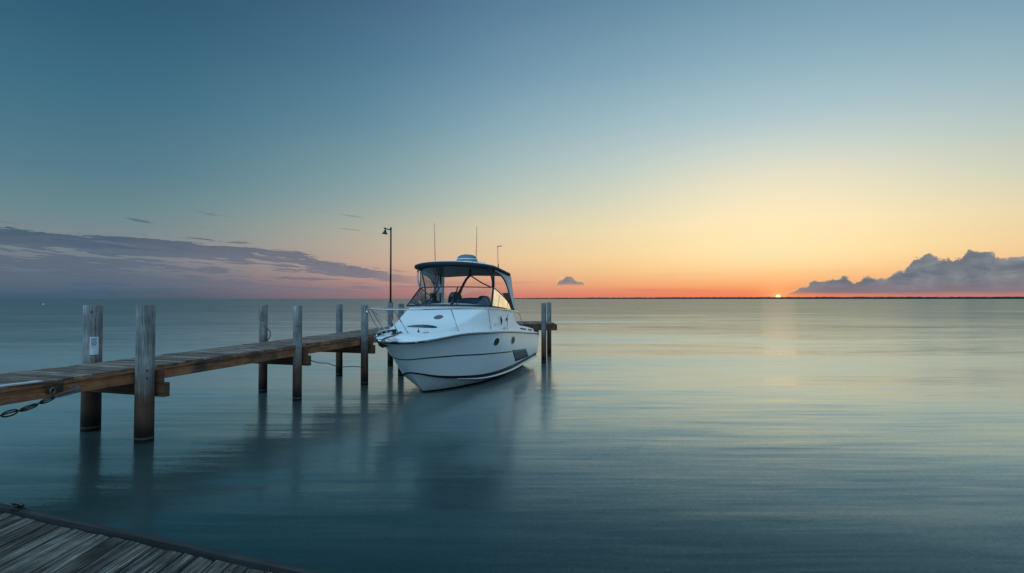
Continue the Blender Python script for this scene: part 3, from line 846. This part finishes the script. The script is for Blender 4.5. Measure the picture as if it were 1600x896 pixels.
def strip(name, v0f, v1f, s0, s1, out, mat, parent=boat, sides=(1, -1), n=60):
    for side in sides:
        b = MB(OFF); rows = []
        for uu in [q for q in us if s0 <= q <= s1]:
            s = 8.8 * uu
            va, vb = v0f(s), v1f(s)
            sa_ = S0 + (C0 - S0) * va; sa_ += (LB - sa_) * uu; sb2 = S0 + (C0 - S0) * vb; sb2 += (LB - sb2) * uu
            pa, pb = hull(sa_, va, 0, side), hull(sb2, vb, 0, side)
            na, nb = hulln(sa_ + .02, va, side), hulln(sb2 + .02, vb, side)
            rows.append([pa - na * .002, pa + na * out, pb + nb * out, pb - nb * .002])
        b.grid(rows, closev=True, flip=(side == 1))
        b.add(rows[0], [(0, 1, 2, 3)]); b.add(rows[-1], [(3, 2, 1, 0)])
        b.build(name, mat, parent, angle=40)
SV = [(0, .51), (.3, .46), (.6, .44), (3.1, .44), (4.2, .46), (5, .48)]
strip('side_stripe', lambda s: interp(s, SV), lambda s: interp(s, SV) + .024, 0, .56, .008, M['black'])
strip('boot_stripe', lambda s: interp(s, [(0, .95), (1.5, .925), (5, .86), (8.6, .82)]), lambda s: interp(s, [(0, .998), (1.5, .99), (5, .955), (8.6, .92)]), 0, 1, .008, M['black'])
# grey panel near the stern, a slanted quadrilateral on the topside
for side in (-1, 1):
    b = MB(OFF); rows = []
    for k in range(15):
        f = k / 14
        st = 4.85 + 1.7 * f; sb = 5.5 + 1.75 * f
        row = []
        for j in range(5):
            g = j / 4; s = st * (1 - g) + sb * g
            v = (.45 + .05 * f) * (1 - g) + (.79 + .02 * f) * g
            row.append(hull(s, v, 0, side) + hulln(s, v, side) * .010)
        rows.append(row)
    b.grid(rows, flip=(side == 1))
    gp = b.build('grey_side_panel', M['greydecal'], boat, smooth=True)
    sd = gp.modifiers.new('solid', 'SOLIDIFY'); sd.thickness = .004; sd.offset = 0
b = MB(OFF)
for (sa, va, sb_, vb) in ((5.9, .60, 6.25, .66), (6.1, .60, 6.35, .64)):
    q0 = hull(sa, va) + hulln(sa, va) * .018; q1 = hull(sb_, vb) + hulln(sb_, vb) * .018
    b.tube([q0, (q0 + q1) / 2, q1], [.002, .008, .002], 6)
b.build('panel_mark', M['greymark'], gp, smooth=True)

# portholes
def porthole(s, v, rl, rv):
    c0 = hull(s, v); n0 = hulln(s, v)
    a1 = (hull(s + .05, v) - hull(s - .05, v)).normalized(); a2 = n0.cross(a1).normalized()
    def ringp(k, n, sc, o):
        a = 2 * pi * k / n
        return c0 + a1 * cos(a) * (rl * sc) + a2 * sin(a) * (rv * sc) + n0 * o
    n = 26
    b = MB(OFF); rows = [[ringp(k, n, sc, o) for k in range(n)] for sc, o in ((1.2, .0), (1.18, .012), (1.06, .014), (1.0, .006))]
    b.grid(rows, closev=True); ro = b.build('porthole', M['gelcoat'], boat, smooth=True)
    b = MB(OFF); b.add([ringp(k, n, 1.01, .008) for k in range(n)], [tuple(range(n))]); g_ = b.build('pane', M['darkglass'], ro)
for s, v in ((3.25, .2), (4.8, .2)): porthole(s, v, .20, .115)

# deck, cabin trunk and cockpit coaming in one moulding
def ztrunk(s): return sinterp(s, [(-.2, 1.60), (.3, 1.68), (.8, 1.76), (1.3, 1.83), (1.6, 1.90), (2.1, 2.05), (2.7, 2.25), (3.1, 2.36), (3.9, 2.34), (5.6, 2.18)])
def dsec(s, mode):
    """mode 0: closed foredeck; 1: open cockpit under the top; 2: open aft cockpit"""
    bb = max(bsh(s), .0); zs = zsh(s); P_ = []
    k = min(1, bb / .5)
    zd = zs + .085
    gap = interp(s, [(-.2, .20), (.5, .32), (1.5, .34), (3.1, .20), (6, .16), (8.6, .16)]) * k
    P_ += [(bb, zs), (bb - .008 * k, zs + .05), (bb - .03 * k, zs + .075), (bb - .07 * k, zs + .085), (bb - gap * .7, zd + .002), (bb - gap, zd + .008)]
    if mode == 0: zt = max(ztrunk(s), zd + .02)
    elif mode == 1: zt = ztrunk(s)
    else: zt = sinterp(s, [(5.6, 2.18), (5.75, 2.05), (6.0, 1.80), (6.5, 1.66), (7.6, 1.55), (8.6, 1.44)])
    wf = bb - gap; h = zt - zd
    r_ = min(.09, max(.012, h * .4)); lean = .10 * min(1, h / .6)
    P_ += [(wf - .012 * k, zd + h * .12), (wf - .012 * k - lean * .6, zt - r_), (wf - lean - .02 * k, zt - r_ * .3), (wf - lean - .075 * k, zt), (wf - lean - .12 * k, zt + .003)]
    if mode == 0:
        w0 = wf - lean - .12 * k
        cr = .07 * min(1, h / .3) + .03
        for q_ in (.85, .66, .45, .22, 0): P_.append((w0 * q_, zt + .003 + cr * (1 - q_ ** 2)))
    else:
        w0 = wf - lean - .14 * k
        P_ += [(w0, zt - .02), (w0 - .02, 1.3), (w0 - .02, 1.02), (w0 * .4, 1.0), (0, 1.0)]
    return [(max(0, x_), z_) for x_, z_ in P_]
b = MB(OFF)
def stations():
    out = []
    for k in range(41): out.append((S0 + (3.66 - S0) * (k / 40) ** 1.7, 0))
    for k in range(13): out.append((3.68 + (5.6 - 3.68) * k / 12, 1))
    for k in range(1, 21): out.append((5.6 + (8.6 - 5.6) * k / 20, 2))
    return out
for side in (1, -1):
    rows = [[Vector((side * x_, s, z_)) for x_, z_ in dsec(s, md)] for s, md in stations()]
    b.grid(rows, flip=(side == -1))
e1 = [Vector((x_, LB, z_)) for x_, z_ in dsec(LB, 2)]; 
b.add(e1 + [Vector((0, LB, 1.2))], [tuple(range(len(e1) + 1))]) if False else None
ring = [Vector((x_, LB, z_)) for x_, z_ in dsec(LB, 2)[:11]] 
ring2 = [Vector((-p.x, p.y, p.z)) for p in reversed(ring)]
zt_ = ring[-1].z
b.box((0, LB - .06, (1.0 + zt_) / 2 - .05), (2.6, .10, zt_ - 1.1))
b.build('deck', M['deckwhite'], boat, angle=38)

# rub rail
b = MB(OFF)
path = [hull(S0 + (LB - S0) * uu, 0, 0, 1) + Vector((.012, 0, .012)) for uu in reversed(us)] + [hull(S0 + (LB - S0) * uu, 0, 0, -1) + Vector((-.012, 0, .012)) for uu in us[1:]]
path = [p + Vector((0, -.02 if abs(p.x) < .5 else 0, 0)) for p in path]
b.tube(path, .026, 8)
b.build('rub_rail', M['black'], boat, smooth=True)
b = MB(OFF); b.tube([p + Vector((.024 if p.x > 0 else -.024, 0, .004)) for p in path], .009, 6); b.build('rail_insert', M['chrome'], boat, smooth=True)

# spray rail along the chine
for side in (1, -1):
    b = MB(OFF)
    pts = [hull(s_, .985, 0, side) + Vector((side * .012, 0, -.012)) for s_ in [1.9 + 6.7 * k / 40 for k in range(41)]]
    b.tube(pts, [.006 + .022 * min(1, k / 12) for k in range(41)], 8)
    b.build('spray_rail', M['gelcoat'], boat, smooth=True)

# oval foredeck hatch and long smoked skylight
def decktop(s, x):
    P_ = dsec(s, 0)
    x = abs(x)
    for (xa, za), (xb, zb) in zip(P_, P_[1:]):
        if xb <= x <= xa and xa > xb: return zb + (za - zb) * (x - xb) / (xa - xb)
    return P_[-1][1]
def patch(name, cx_, cs_, rx, rs, o, mat, parent=boat, n=32, pw=2.0, rot=0):
    b = MB(OFF); rings = []
    for sc, oo in ((1.0, -.004), (1.0, o), (.6, o), (.25, o), (.001, o)):
        ring = []
        for k in range(n):
            a = 2 * pi * k / n
            ex = math.copysign(abs(cos(a)) ** (2 / pw), cos(a)) * rx * sc; es = math.copysign(abs(sin(a)) ** (2 / pw), sin(a)) * rs * sc
            xx = cx_ + ex * cos(rot) - es * sin(rot); ss = cs_ + ex * sin(rot) + es * cos(rot)
            ring.append((xx, ss, decktop(ss, xx) + oo))
        rings.append(ring)
    b.grid(rings, closev=True)
    return b.build(name, mat, parent, angle=50)
patch('foredeck_hatch', .12, 1.05, .44, .16, .014, M['hatchglass'])
patch('oval_emblem', .24, 1.88, .13, .15, .006, M['greydecal'])

# windshield geometry
def wbase(t):   # t in -1..1 across
    a = abs(t); return Vector((1.40 * t, 3.16 - .50 * (1 - a ** 2.4), 2.375 + .03 * (1 - a * a) ))
def wtop(t):
    a = abs(t); return Vector((1.25 * t, 3.80 - .45 * (1 - a ** 2.4), 2.95 + .015 * (1 - a * a)))
def wp(t, k): return wbase(t).lerp(wtop(t), k)
ws = empty('windshield', (0, 0, 0)); ws.parent = boat
# (the empty only groups; frame and panes are its sub-parts)
def wsframe():
    b = MB(OFF); n = 36
    ts = [-1 + 2 * k / n for k in range(n + 1)]
    b.tube([wbase(t) for t in ts], .026, 8)
    b.tube([wtop(t) for t in ts], .015, 8)
    for t, r_ in ((-1, .02), (1, .032), (.20, .022), (.32, .016), (-.30, .018)):
        b.tube([wp(t, 0), wp(t, 1)], r_, 8)
    # side wings run aft along the coaming
    for sd in (1, -1):
        aft_top = smoothpath([Vector((sd * 1.25, 3.80, 2.95)), Vector((sd * 1.29, 4.5, 2.74)), Vector((sd * 1.325, 5.1, 2.5)), Vector((sd * 1.35, 5.62, 2.19))], 6)
        b.tube(aft_top, .018, 8)
        b.tube([Vector((sd * 1.40, 3.16, 2.375)), Vector((sd * 1.39, 4.4, 2.30)), Vector((sd * 1.36, 5.62, 2.19))], .016, 8)
    return b.build('frame', M['black'], ws, smooth=True)
wsframe()
for t0, t1 in ((-.985, -.32), (-.28, .185), (.34, .98)):
    b = MB(OFF); rows = [[wp(t0 + (t1 - t0) * k / 10, q_ / 5) for k in range(11)] for q_ in range(6)]
    b.grid(rows); b.build('pane', M['glass'], ws, smooth=True)
for sd in (1, -1):
    b = MB(OFF)
    tp_ = smoothpath([Vector((sd * 1.25, 3.80, 2.95)), Vector((sd * 1.29, 4.5, 2.74)), Vector((sd * 1.325, 5.1, 2.5)), Vector((sd * 1.35, 5.62, 2.19))], 6)
    bt_ = [Vector((sd * 1.40, 3.16 + (5.62 - 3.16) * k / (len(tp_) - 1), 2.375 + (2.19 - 2.375) * k / (len(tp_) - 1))) + Vector((-sd * .04 * k / (len(tp_) - 1), 0, 0)) for k in range(len(tp_))]
    b.grid([bt_, tp_]); b.build('side_pane', M['sideglass'] if sd > 0 else M['glass'], ws, smooth=True)
for k in (.33, .72):
    i = int(k * 18)
    for fl in (1, -1):
        b = MB(OFF); b.tube([Vector((fl * q_.x, q_.y, q_.z)) for q_ in (bt_[i], tp_[i])], .006, 6)
        b.build('side_mullion', M['steel'], ws, smooth=True)
b = MB(OFF); q = wbase(-.62) + Vector((0, -.05, .0)); b.tube([q + Vector((-.1, 0, .01)), q + Vector((.02, -.02, .03)), q + Vector((.16, -.01, .025))], .010, 6); b.tube([q + Vector((.02, 0, -.02)), q + Vector((.02, -.02, .03))], .016, 6); b.build('wiper', M['black'], ws, smooth=True)

# hardtop
def htz(x_, s):
    return 3.61 - .095 * (s - 3.3) - .075 * (x_ / 1.34) ** 2 + .08 * min(1, max(0, (s - 2.6) / 1.2)) - .0
def htout(k, n=64, inset=0.0):
    a = 2 * pi * k / n
    cx_, sx_ = cos(a), sin(a)
    pw = 3.0 if sx_ < 0 else 6.0
    x_ = math.copysign(abs(cx_) ** (2 / pw), cx_) * (1.34 - inset)
    s = 4.45 + math.copysign(abs(sx_) ** (2 / pw), sx_) * ((1.75 if sx_ < 0 else 1.35) - inset)
    return x_, s
n = 64
def htring(inset, dz):
    r_ = []
    for k in range(n):
        x_, s = htout(k, n, inset); r_.append(Vector((x_, s, htz(x_, s) + dz)))
    return r_
cen = lambda dz: [Vector((0 + .001 * cos(2 * pi * k / n), 4.45 + .001 * sin(2 * pi * k / n), htz(0, 4.45) + dz)) for k in range(n)]
b = MB(OFF); b.grid([htring(.05, .052), htring(.10, .075), htring(.3, .088), htring(.8, .092), cen(.095)], closev=True); b.grid([htring(.05, .052), htring(.05, .02)], closev=True)
ht = b.build('hardtop', M['deckwhite'], boat, smooth=True)
b = MB(OFF); b.grid([htring(.3, -.045), htring(.08, -.055), htring(.01, -.05), htring(-.012, -.02), htring(-.01, .03), htring(.05, .052), ], closev=True); b.build('edge_trim', M['navy'], ht, smooth=True)
b = MB(OFF); b.grid([cen(-.045), htring(.8, -.045), htring(.3, -.045)], closev=True); b.build('underside', M['topunder'], ht, smooth=True)

# enclosure frame (black tubes and piping between windshield and hardtop)
def under(x_, s): return Vector((x_, s, htz(x_, s) - .05))
b = MB(OFF)
arch = [wtop(.985)] + [Vector((1.235, 3.70, 3.2)), Vector((1.20, 3.58, 3.42)), Vector((1.10, 3.42, 3.53)), Vector((.85, 3.22, 3.57))] + [Vector((.4, 3.05, 3.59)), Vector((0, 3.0, 3.60)), Vector((-.5, 3.08, 3.585)), Vector((-.95, 3.28, 3.54))] + [Vector((-1.2, 3.5, 3.47))]
b.tube(smoothpath(arch, 6), .024, 8)
b.tube([wtop(.985), Vector((1.25, 3.85, 3.50))], .04, 8)
b.build('arch_frame', M['navy'], boat, smooth=True)
b = MB(OFF)
# struts as seen: a V at the starboard side, a thick raked strut and a brace at the centre
L1_ = Vector((-1.16, 3.5, 3.49)); 
b.tube(smoothpath([Vector((-1.13, 3.62, 3.5)), Vector((-.88, 3.35, 3.0)), wbase(-.42) + Vector((0, .08, .12))], 6), .022, 8)
b.tube(smoothpath([Vector((-.30, 3.2, 3.57)), Vector((-.36, 3.2, 3.2)), Vector((-.46, 3.1, 2.8)), wbase(-.40) + Vector((0, .06, .02))], 6), .018, 8)
b.tube([Vector((.45, 3.9, 3.55)), Vector((.45, 3.85, 3.33))], .03, 8)
b.tube(smoothpath([Vector((.45, 3.85, 3.33)), Vector((.40, 3.65, 3.2)), Vector((.34, 3.4, 2.92)), wbase(.21) + Vector((0, .1, .05))], 6), .04, 10)
b.tube(smoothpath([Vector((.47, 3.85, 3.33)), Vector((.86, 3.8, 3.10)), wtop(.96) + Vector((-.02, 0, .01))], 6), .02, 8)
b.build('top_strut', M['black'], boat, smooth=True)
b = MB(OFF); b.tube([Vector((-1.30, 3.72, 3.47)), Vector((-1.31, 3.72, 3.2)), wtop(-1)], .032, 8); b.build('corner_post', M['canvas'], boat, smooth=True)
b = MB(OFF); rows = []
for k in range(13):
    t = -.95 + 1.9 * k / 12
    a_ = wtop(t); c_ = under(t * 1.2, 3.02 + .55 * abs(t) ** 2.2); rows.append([a_, a_.lerp(c_, .5), c_])
b.grid(rows); b.build('front_curtain', M['vinyl'], boat, smooth=True)

# side curtains: white canvas panel with a curved clear window, port and starboard
for sd in (1, -1):
    # outline of window (y,z) ; canvas is the region aft of it
    win = smoothpath([(0, 3.92, 3.44), (0, 4.5, 3.34), (0, 4.95, 3.12), (0, 5.2, 2.8), (0, 5.42, 2.45), (0, 5.60, 2.22)], 5)
    aft = smoothpath([(0, 3.88, 3.53), (0, 4.7, 3.50), (0, 5.55, 3.42), (0, 5.66, 3.05), (0, 5.74, 2.6), (0, 5.80, 2.16)], 5)
    def xat(z): return sd * (1.375 - .115 * max(0, min(1, (z - 2.2) / 1.3)))
    b = MB(OFF)
    rows = []
    for p_, q_ in zip(win, aft):
        rows.append([Vector((xat(p_.z), p_.y, p_.z)), Vector((xat((p_.z + q_.z) / 2), (p_.y + q_.y) / 2, (p_.z + q_.z) / 2)), Vector((xat(q_.z), q_.y, q_.z))])
    b.grid(rows)
    sc_ = b.build('side_curtain', M['canvas'], boat, smooth=True)
    md = sc_.modifiers.new('solid', 'SOLIDIFY'); md.thickness = .012; md.offset = 0
    b = MB(OFF); b.tube([Vector((xat(p_.z) + sd * .008, p_.y, p_.z)) for p_ in win], .024, 8)
    b.tube([Vector((xat(3.5) , 3.84, 3.52)), Vector((sd * 1.262, 3.84, 2.96))], .016, 8)
    b.build('window_piping', M['navy'], sc_, smooth=True)
    b = MB(OFF); tp2 = [Vector((xat(p_.z), p_.y, p_.z)) for p_ in win]
    lw = smoothpath([Vector((sd * 1.25, 3.80, 2.95)), Vector((sd * 1.29, 4.5, 2.74)), Vector((sd * 1.325, 5.1, 2.5)), Vector((sd * 1.35, 5.62, 2.19))], 6)
    lw = [lw[round(k * (len(lw) - 1) / (len(tp2) - 1))] for k in range(len(tp2))]
    b.grid([tp2, lw]); b.build('clear_window', M['vinyl'], sc_, smooth=True)
    # dark small panel at the low aft corner of the window
    b = MB(OFF); q3 = [(4.55, 2.78), (5.2, 2.80), (5.42, 2.45), (5.52, 2.30)]
    b.add([Vector((xat(z_) - sd * .02, s, z_)) for s, z_ in q3], [(0, 1, 2, 3)]); 
    o_ = b.build('flap', M['navy'], sc_); md = o_.modifiers.new('solid', 'SOLIDIFY'); md.thickness = .008
# starboard inner side panel (the grey column seen through the window) with oval opening
b = MB(OFF)
rows = [[Vector((-1.22 + .02 * q_, 5.0 + .6 * f, 2.3 + q_ * 1.1)) for q_ in (0, .33, .66, 1)] for f in (0, .5, 1)]
b.grid(rows); o_ = b.build('aft_side_panel', M['canvas'], boat); md = o_.modifiers.new('solid', 'SOLIDIFY'); md.thickness = .03
b = MB(OFF); b.tube([Vector((-.88, 4.6, 3.42)), Vector((-.9, 4.62, 2.3))], .035, 8); b.build('helm_pole', M['chrome'], boat, smooth=True)

# cockpit furniture
def seat(name, x_, s, z0, wdt, hgt, dpt, mat):
    b = MB(OFF); n = 14; rows = []
    for d_ in (0, dpt * .3, dpt * .7, dpt):
        ins = .04 if d_ in (0, dpt) else 0
        row = []
        for k in range(n + 1):
            a = pi * k / n
            row.append(Vector((x_ - (wdt / 2 - ins) * math.copysign(abs(cos(a)) ** .55, cos(a)), s + d_, z0 + (hgt - ins) * (sin(a) ** .5 if sin(a) > 0 else 0))))
        rows.append(row)
    b.grid(rows)
    b.add(rows[0], [tuple(range(n + 1))]); b.add(rows[-1], [tuple(reversed(range(n + 1)))])
    return b.build(name, mat, boat, angle=45)
seat('seat', -.45, 4.75, 2.05, .52, .78, .16, M['seat'])
seat('seat', .55, 4.8, 2.0, .52, .70, .16, M['seat'])
b = MB(OFF); b.box((-.45, 4.62, 2.22), (.5, .3, .22), bev=.06); b.build('seat_cushion', M['teal_in'], boat)
seat('dash_hood', .62, 3.45, 2.30, 1.0, .33, .45, M['seat'])
seat('dash_hood', -.78, 3.40, 2.28, .62, .28, .4, M['seat'])
b = MB(OFF); b.box((0, 4.3, 2.2), (2.3, .5, .34), bev=.06); b.build('helm_console', M['seat'], boat)

# air intake pod on the roof
zt0 = htz(0, 4.2) + .09
pod = MB(OFF); pod.lathe([(.30, 0), (.335, .03), (.35, .10), (.34, .20), (.30, .29), (.21, .345), (.09, .365), (.001, .367)], 32, (.16, 4.35, zt0 - .02))
po = pod.build('roof_pod', M['vent'], boat, smooth=True)
pod = MB(OFF)
for z_ in (.05, .13, .21): pod.lathe([(.335, z_ - .014), (.360 - z_ * .04, z_), (.335, z_ + .014)], 32, (.16, 4.35, zt0 - .02))
pod.build('louvre', M['deckwhite'], po, smooth=True)
pod = MB(OFF); pod.lathe([(.16, 0), (.18, .04), (.17, .11), (.1, .16), (.001, .17)], 24, (.56, 4.55, zt0 - .045)); pod.build('roof_dome', M['deckwhite'], boat, smooth=True)

# whip antennas and the light mast
def whip(x_, s, topz, lx=0, r0=.012):
    zb = htz(x_, s) + .07
    b = MB(OFF); b.tube([(x_, s, zb), (x_, s, zb + .12)], .022, 8); b.tube([(x_, s, zb + .1), (x_ + lx * .5, s, (zb + topz) / 2), (x_ + lx, s, topz)], [r0, r0 * .8, r0 * .45], 6)
    return b.build('whip_antenna', M['antenna'], boat, smooth=True)
whip(-.77, 3.9, 5.05, -.03); whip(.34, 4.7, 5.02, .03)
b = MB(OFF); x_, s = 1.19, 4.5; zb = htz(x_, s) + .06
b.tube([(x_, s, zb), (x_ - .01, s, zb + .14)], .02, 8); b.tube([(x_ - .01, s, zb + .1), (x_ - .03, s, zb + .72)], .008, 6); b.tube([(x_ - .04, s, zb + .72), (x_ + .11, s, zb + .73)], .014, 6)
b.build('light_mast', M['antenna'], boat, smooth=True)

# bow rail
def railpt(s, side, ex=.16):
    bb = bsh(s) + ex * interp(s, [(-.2, 1.0), (.8, .9), (2.5, .1), (6, -.5)]); return Vector((side * bb, s, sinterp(s, [(-.6, 2.33), (1, 2.33), (4, 2.26), (5.6, 2.14), (5.9, 2.0), (6.3, 1.62)])))
rpts = [railpt(s, 1) for s in (6.25, 6.0, 5.7, 5.3, 4.6, 3.8, 3.0, 2.3, 1.6, 1.0, .5, .15)]
rpts += [Vector((.72, -.18, 2.33)), Vector((.38, -.42, 2.33)), Vector((0, -.50, 2.33)), Vector((-.42, -.44, 2.33)), Vector((-.80, -.22, 2.33))]
rpts += [railpt(s, -1) for s in (.15, .5, 1.0, 1.6, 2.3, 3.0, 3.8, 4.6, 5.3, 5.7, 6.0, 6.25)]
br_ = MB(OFF); br_.tube(smoothpath(rpts, 5), .0155, 8)
rail = br_.build('bow_rail', M['chrome'], boat, smooth=True)
def dpt(s, side, inn=.12):
    bb = bsh(s) - inn; return Vector((side * bb, s, zsh(s) + .08))
for side in (1, -1):
    for top_, foot_ in ((Vector((side * .10, -.50, 2.33)), Vector((side * .14, .20, decktop(.20, .14)))), (railpt(.58, side), Vector((side * 1.0, 1.50, decktop(1.5, 1.0)))),
                        (railpt(2.48, side), dpt(3.1, side, .16)), (railpt(4.3, side), dpt(4.5, side, .12))):
        b = MB(OFF); b.tube([top_, foot_], .0135, 8); b.lathe([(.001, .012), (.03, .01), (.034, -.012)], 12, foot_); b.build('stanchion', M['chrome'], rail, smooth=True)
for a_, c_ in ((Vector((-.80, -.22, 2.33)), Vector((-.62, .28, 1.64))), (Vector((-.62, -.33, 2.33)), Vector((-.42, .22, 1.66)))):
    b = MB(OFF); b.tube(smoothpath([a_, a_.lerp(c_, .5) + Vector((0, -.05, .0)), c_], 6), .0125, 8); b.build('stanchion', M['chrome'], rail, smooth=True)
b = MB(OFF); b.tube([Vector((-.86, -.16, 2.30)), Vector((-.80, -.19, 2.22))], .03, 10); b.build('rail_fitting', M['chrome'], rail, smooth=True)

# bow roller, anchor and windlass
b = MB(OFF); b.box((-.10, -.34, 1.545), (.30, .62, .03), bev=.01); b.box((-.22, -.40, 1.575), (.02, .5, .07), bev=.005); b.box((.02, -.40, 1.575), (.02, .5, .07), bev=.005)
b.tube([(-.24, -.62, 1.56), (.04, -.62, 1.56)], .035, 12); b.build('bow_roller', M['chrome'], boat, angle=40)
b = MB(OFF); b.tube(smoothpath([(-.10, .25, 1.74), (-.10, -.2, 1.66), (-.10, -.62, 1.62), (-.10, -.82, 1.52)], 5), .022, 8)
b.add([(-.24, -.62, 1.44), (.04, -.62, 1.44), (-.10, -.98, 1.60), (-.10, -.70, 1.40)], [(0, 1, 2), (0, 3, 1), (0, 2, 3), (1, 3, 2)]); b.build('anchor', M['steel'], boat, angle=40)
b = MB(OFF)
b.tube(smoothpath([(-.72, .16, 1.66), (-.66, .30, 1.71), (-.60, .46, 1.73), (-.52, .62, 1.75)], 5), [.03, .036] + [.04] * 10 + [.036, .034, .03, .02], 10)
b.build('anchor_locker_vent', M['black'], boat, smooth=True)
b = MB(OFF); b.lathe([(.001, .15), (.05, .145), (.06, .1), (.04, .07), (.075, .04), (.08, 0)], 18, (-.26, .20, 1.66)); b.box((-.16, .26, 1.70), (.24, .09, .05), bev=.015); b.build('windlass', M['black'], boat, angle=50)
def cleat(x_, s, z_, rz, nm='deck_cleat'):
    b = MB(OFF); Rz = Matrix.Rotation(rz, 3, 'Z'); c_ = Vector((x_, s, z_))
    b.tube([c_ + Rz @ Vector(p) for p in ((0, -.12, .05), (0, -.05, .06), (0, .05, .06), (0, .12, .05))], [.008, .012, .012, .008], 8)
    for k in (-.04, .04): b.tube([c_ + Rz @ Vector((0, k, 0)), c_ + Rz @ Vector((0, k, .06))], .012, 8)
    b.build(nm, M['chrome'], boat, smooth=True)
cleat(-.52, .45, 1.68, .5); cleat(.52, .42, 1.67, -.5); cleat(1.46, 4.3, 1.62, 0); cleat(1.36, 7.9, 1.36, 0)
b = MB(OFF); b.tube([(-.60, .36, 1.76), (-.42, .28, 1.75), (-.28, .22, 1.73)], .012, 8); b.tube([(-.66, .2, 1.70), (-.60, .1, 1.68)], .01, 8); b.build('anchor_chain', M['steel'], boat, smooth=True)
b = MB(OFF); b.tube([(.32, .42, decktop(.42, .32)), (.32, .42, decktop(.42, .32) + .10)], .01, 8); b.lathe([(.001, .05), (.025, .04), (.03, 0)], 10, (.32, .42, decktop(.42, .32))); b.build('flag_socket', M['black'], boat, smooth=True)
# side vents and grab handle on the cabin side
for s, h_ in ((4.15, .13), (4.75, .06)):
    b = MB(OFF); z_ = 1.92; x_ = 1.395
    b.tube([(x_, s - .05, z_ + h_), (x_ + .015, s, z_), (x_, s + .03, z_ - h_)], [.012, .03, .012], 8)
    b.build('side_vent', M['black'], boat, smooth=True)
b = MB(OFF); b.tube(smoothpath([(1.42, 3.4, 1.76), (1.44, 3.45, 1.83), (1.44, 3.95, 1.83), (1.42, 4.0, 1.75)], 5), .010, 8); b.build('grab_rail', M['chrome'], boat, smooth=True)
# stern quarter vents on the coaming
b = MB(OFF)
for s0_, s1_ in ((6.3, 7.2), (7.5, 8.2)):
    rows = []
    for k in range(9):
        s = s0_ + (s1_ - s0_) * k / 8; P_ = dsec(s, 2); a_ = Vector((P_[6][0], s, P_[6][1])); c_ = Vector((P_[7][0], s, P_[7][1]))
        hh = .5 * min(1, sin(pi * (k + .6) / 9.2) * 1.8); m_ = a_.lerp(c_, .5); rows.append([m_.lerp(a_, hh * 1.2) + Vector((.012, 0, .004)), m_.lerp(c_, hh * 1.2) + Vector((.012, 0, .004))])
    b.grid(rows)
vo = b.build('quarter_vent', M['greydecal'], boat, smooth=True); md = vo.modifiers.new('s', 'SOLIDIFY'); md.thickness = .01
b = MB(OFF); b.tube([(1.42, 8.58, 1.0), (1.47, 8.68, .92)], .025, 8); b.box((1.2, 8.66, .95), (.3, .14, .05), bev=.01); b.build('stern_fitting', M['steel'], boat, smooth=False)
b = MB(OFF); b.box((0, 8.88, .34), (2.4, .6, .07), bev=.03); b.build('swim_platform', M['deckwhite'], boat)

# bow line from the boat to the third near pile
def W(x_, s, z_): v = B0 + BU * s + BN * x_; return Vector((v.x, v.y, z_))
x, y, r, tp = piles['R3']
line_thing('bow_line', [W(-.55, .40, 1.73), W(-.75, .1, 1.60), W(-.95, .0, 1.50), Vector((x + r + .05, y - .1, 1.28)), Vector((x + .04, y - r * 1.1, 1.27)), Vector((x - r * 1.1, y - .03, 1.28))],
           .012, M['rope'], 'pale mooring rope from the boat bow to the nearest pile behind it', 'rope')
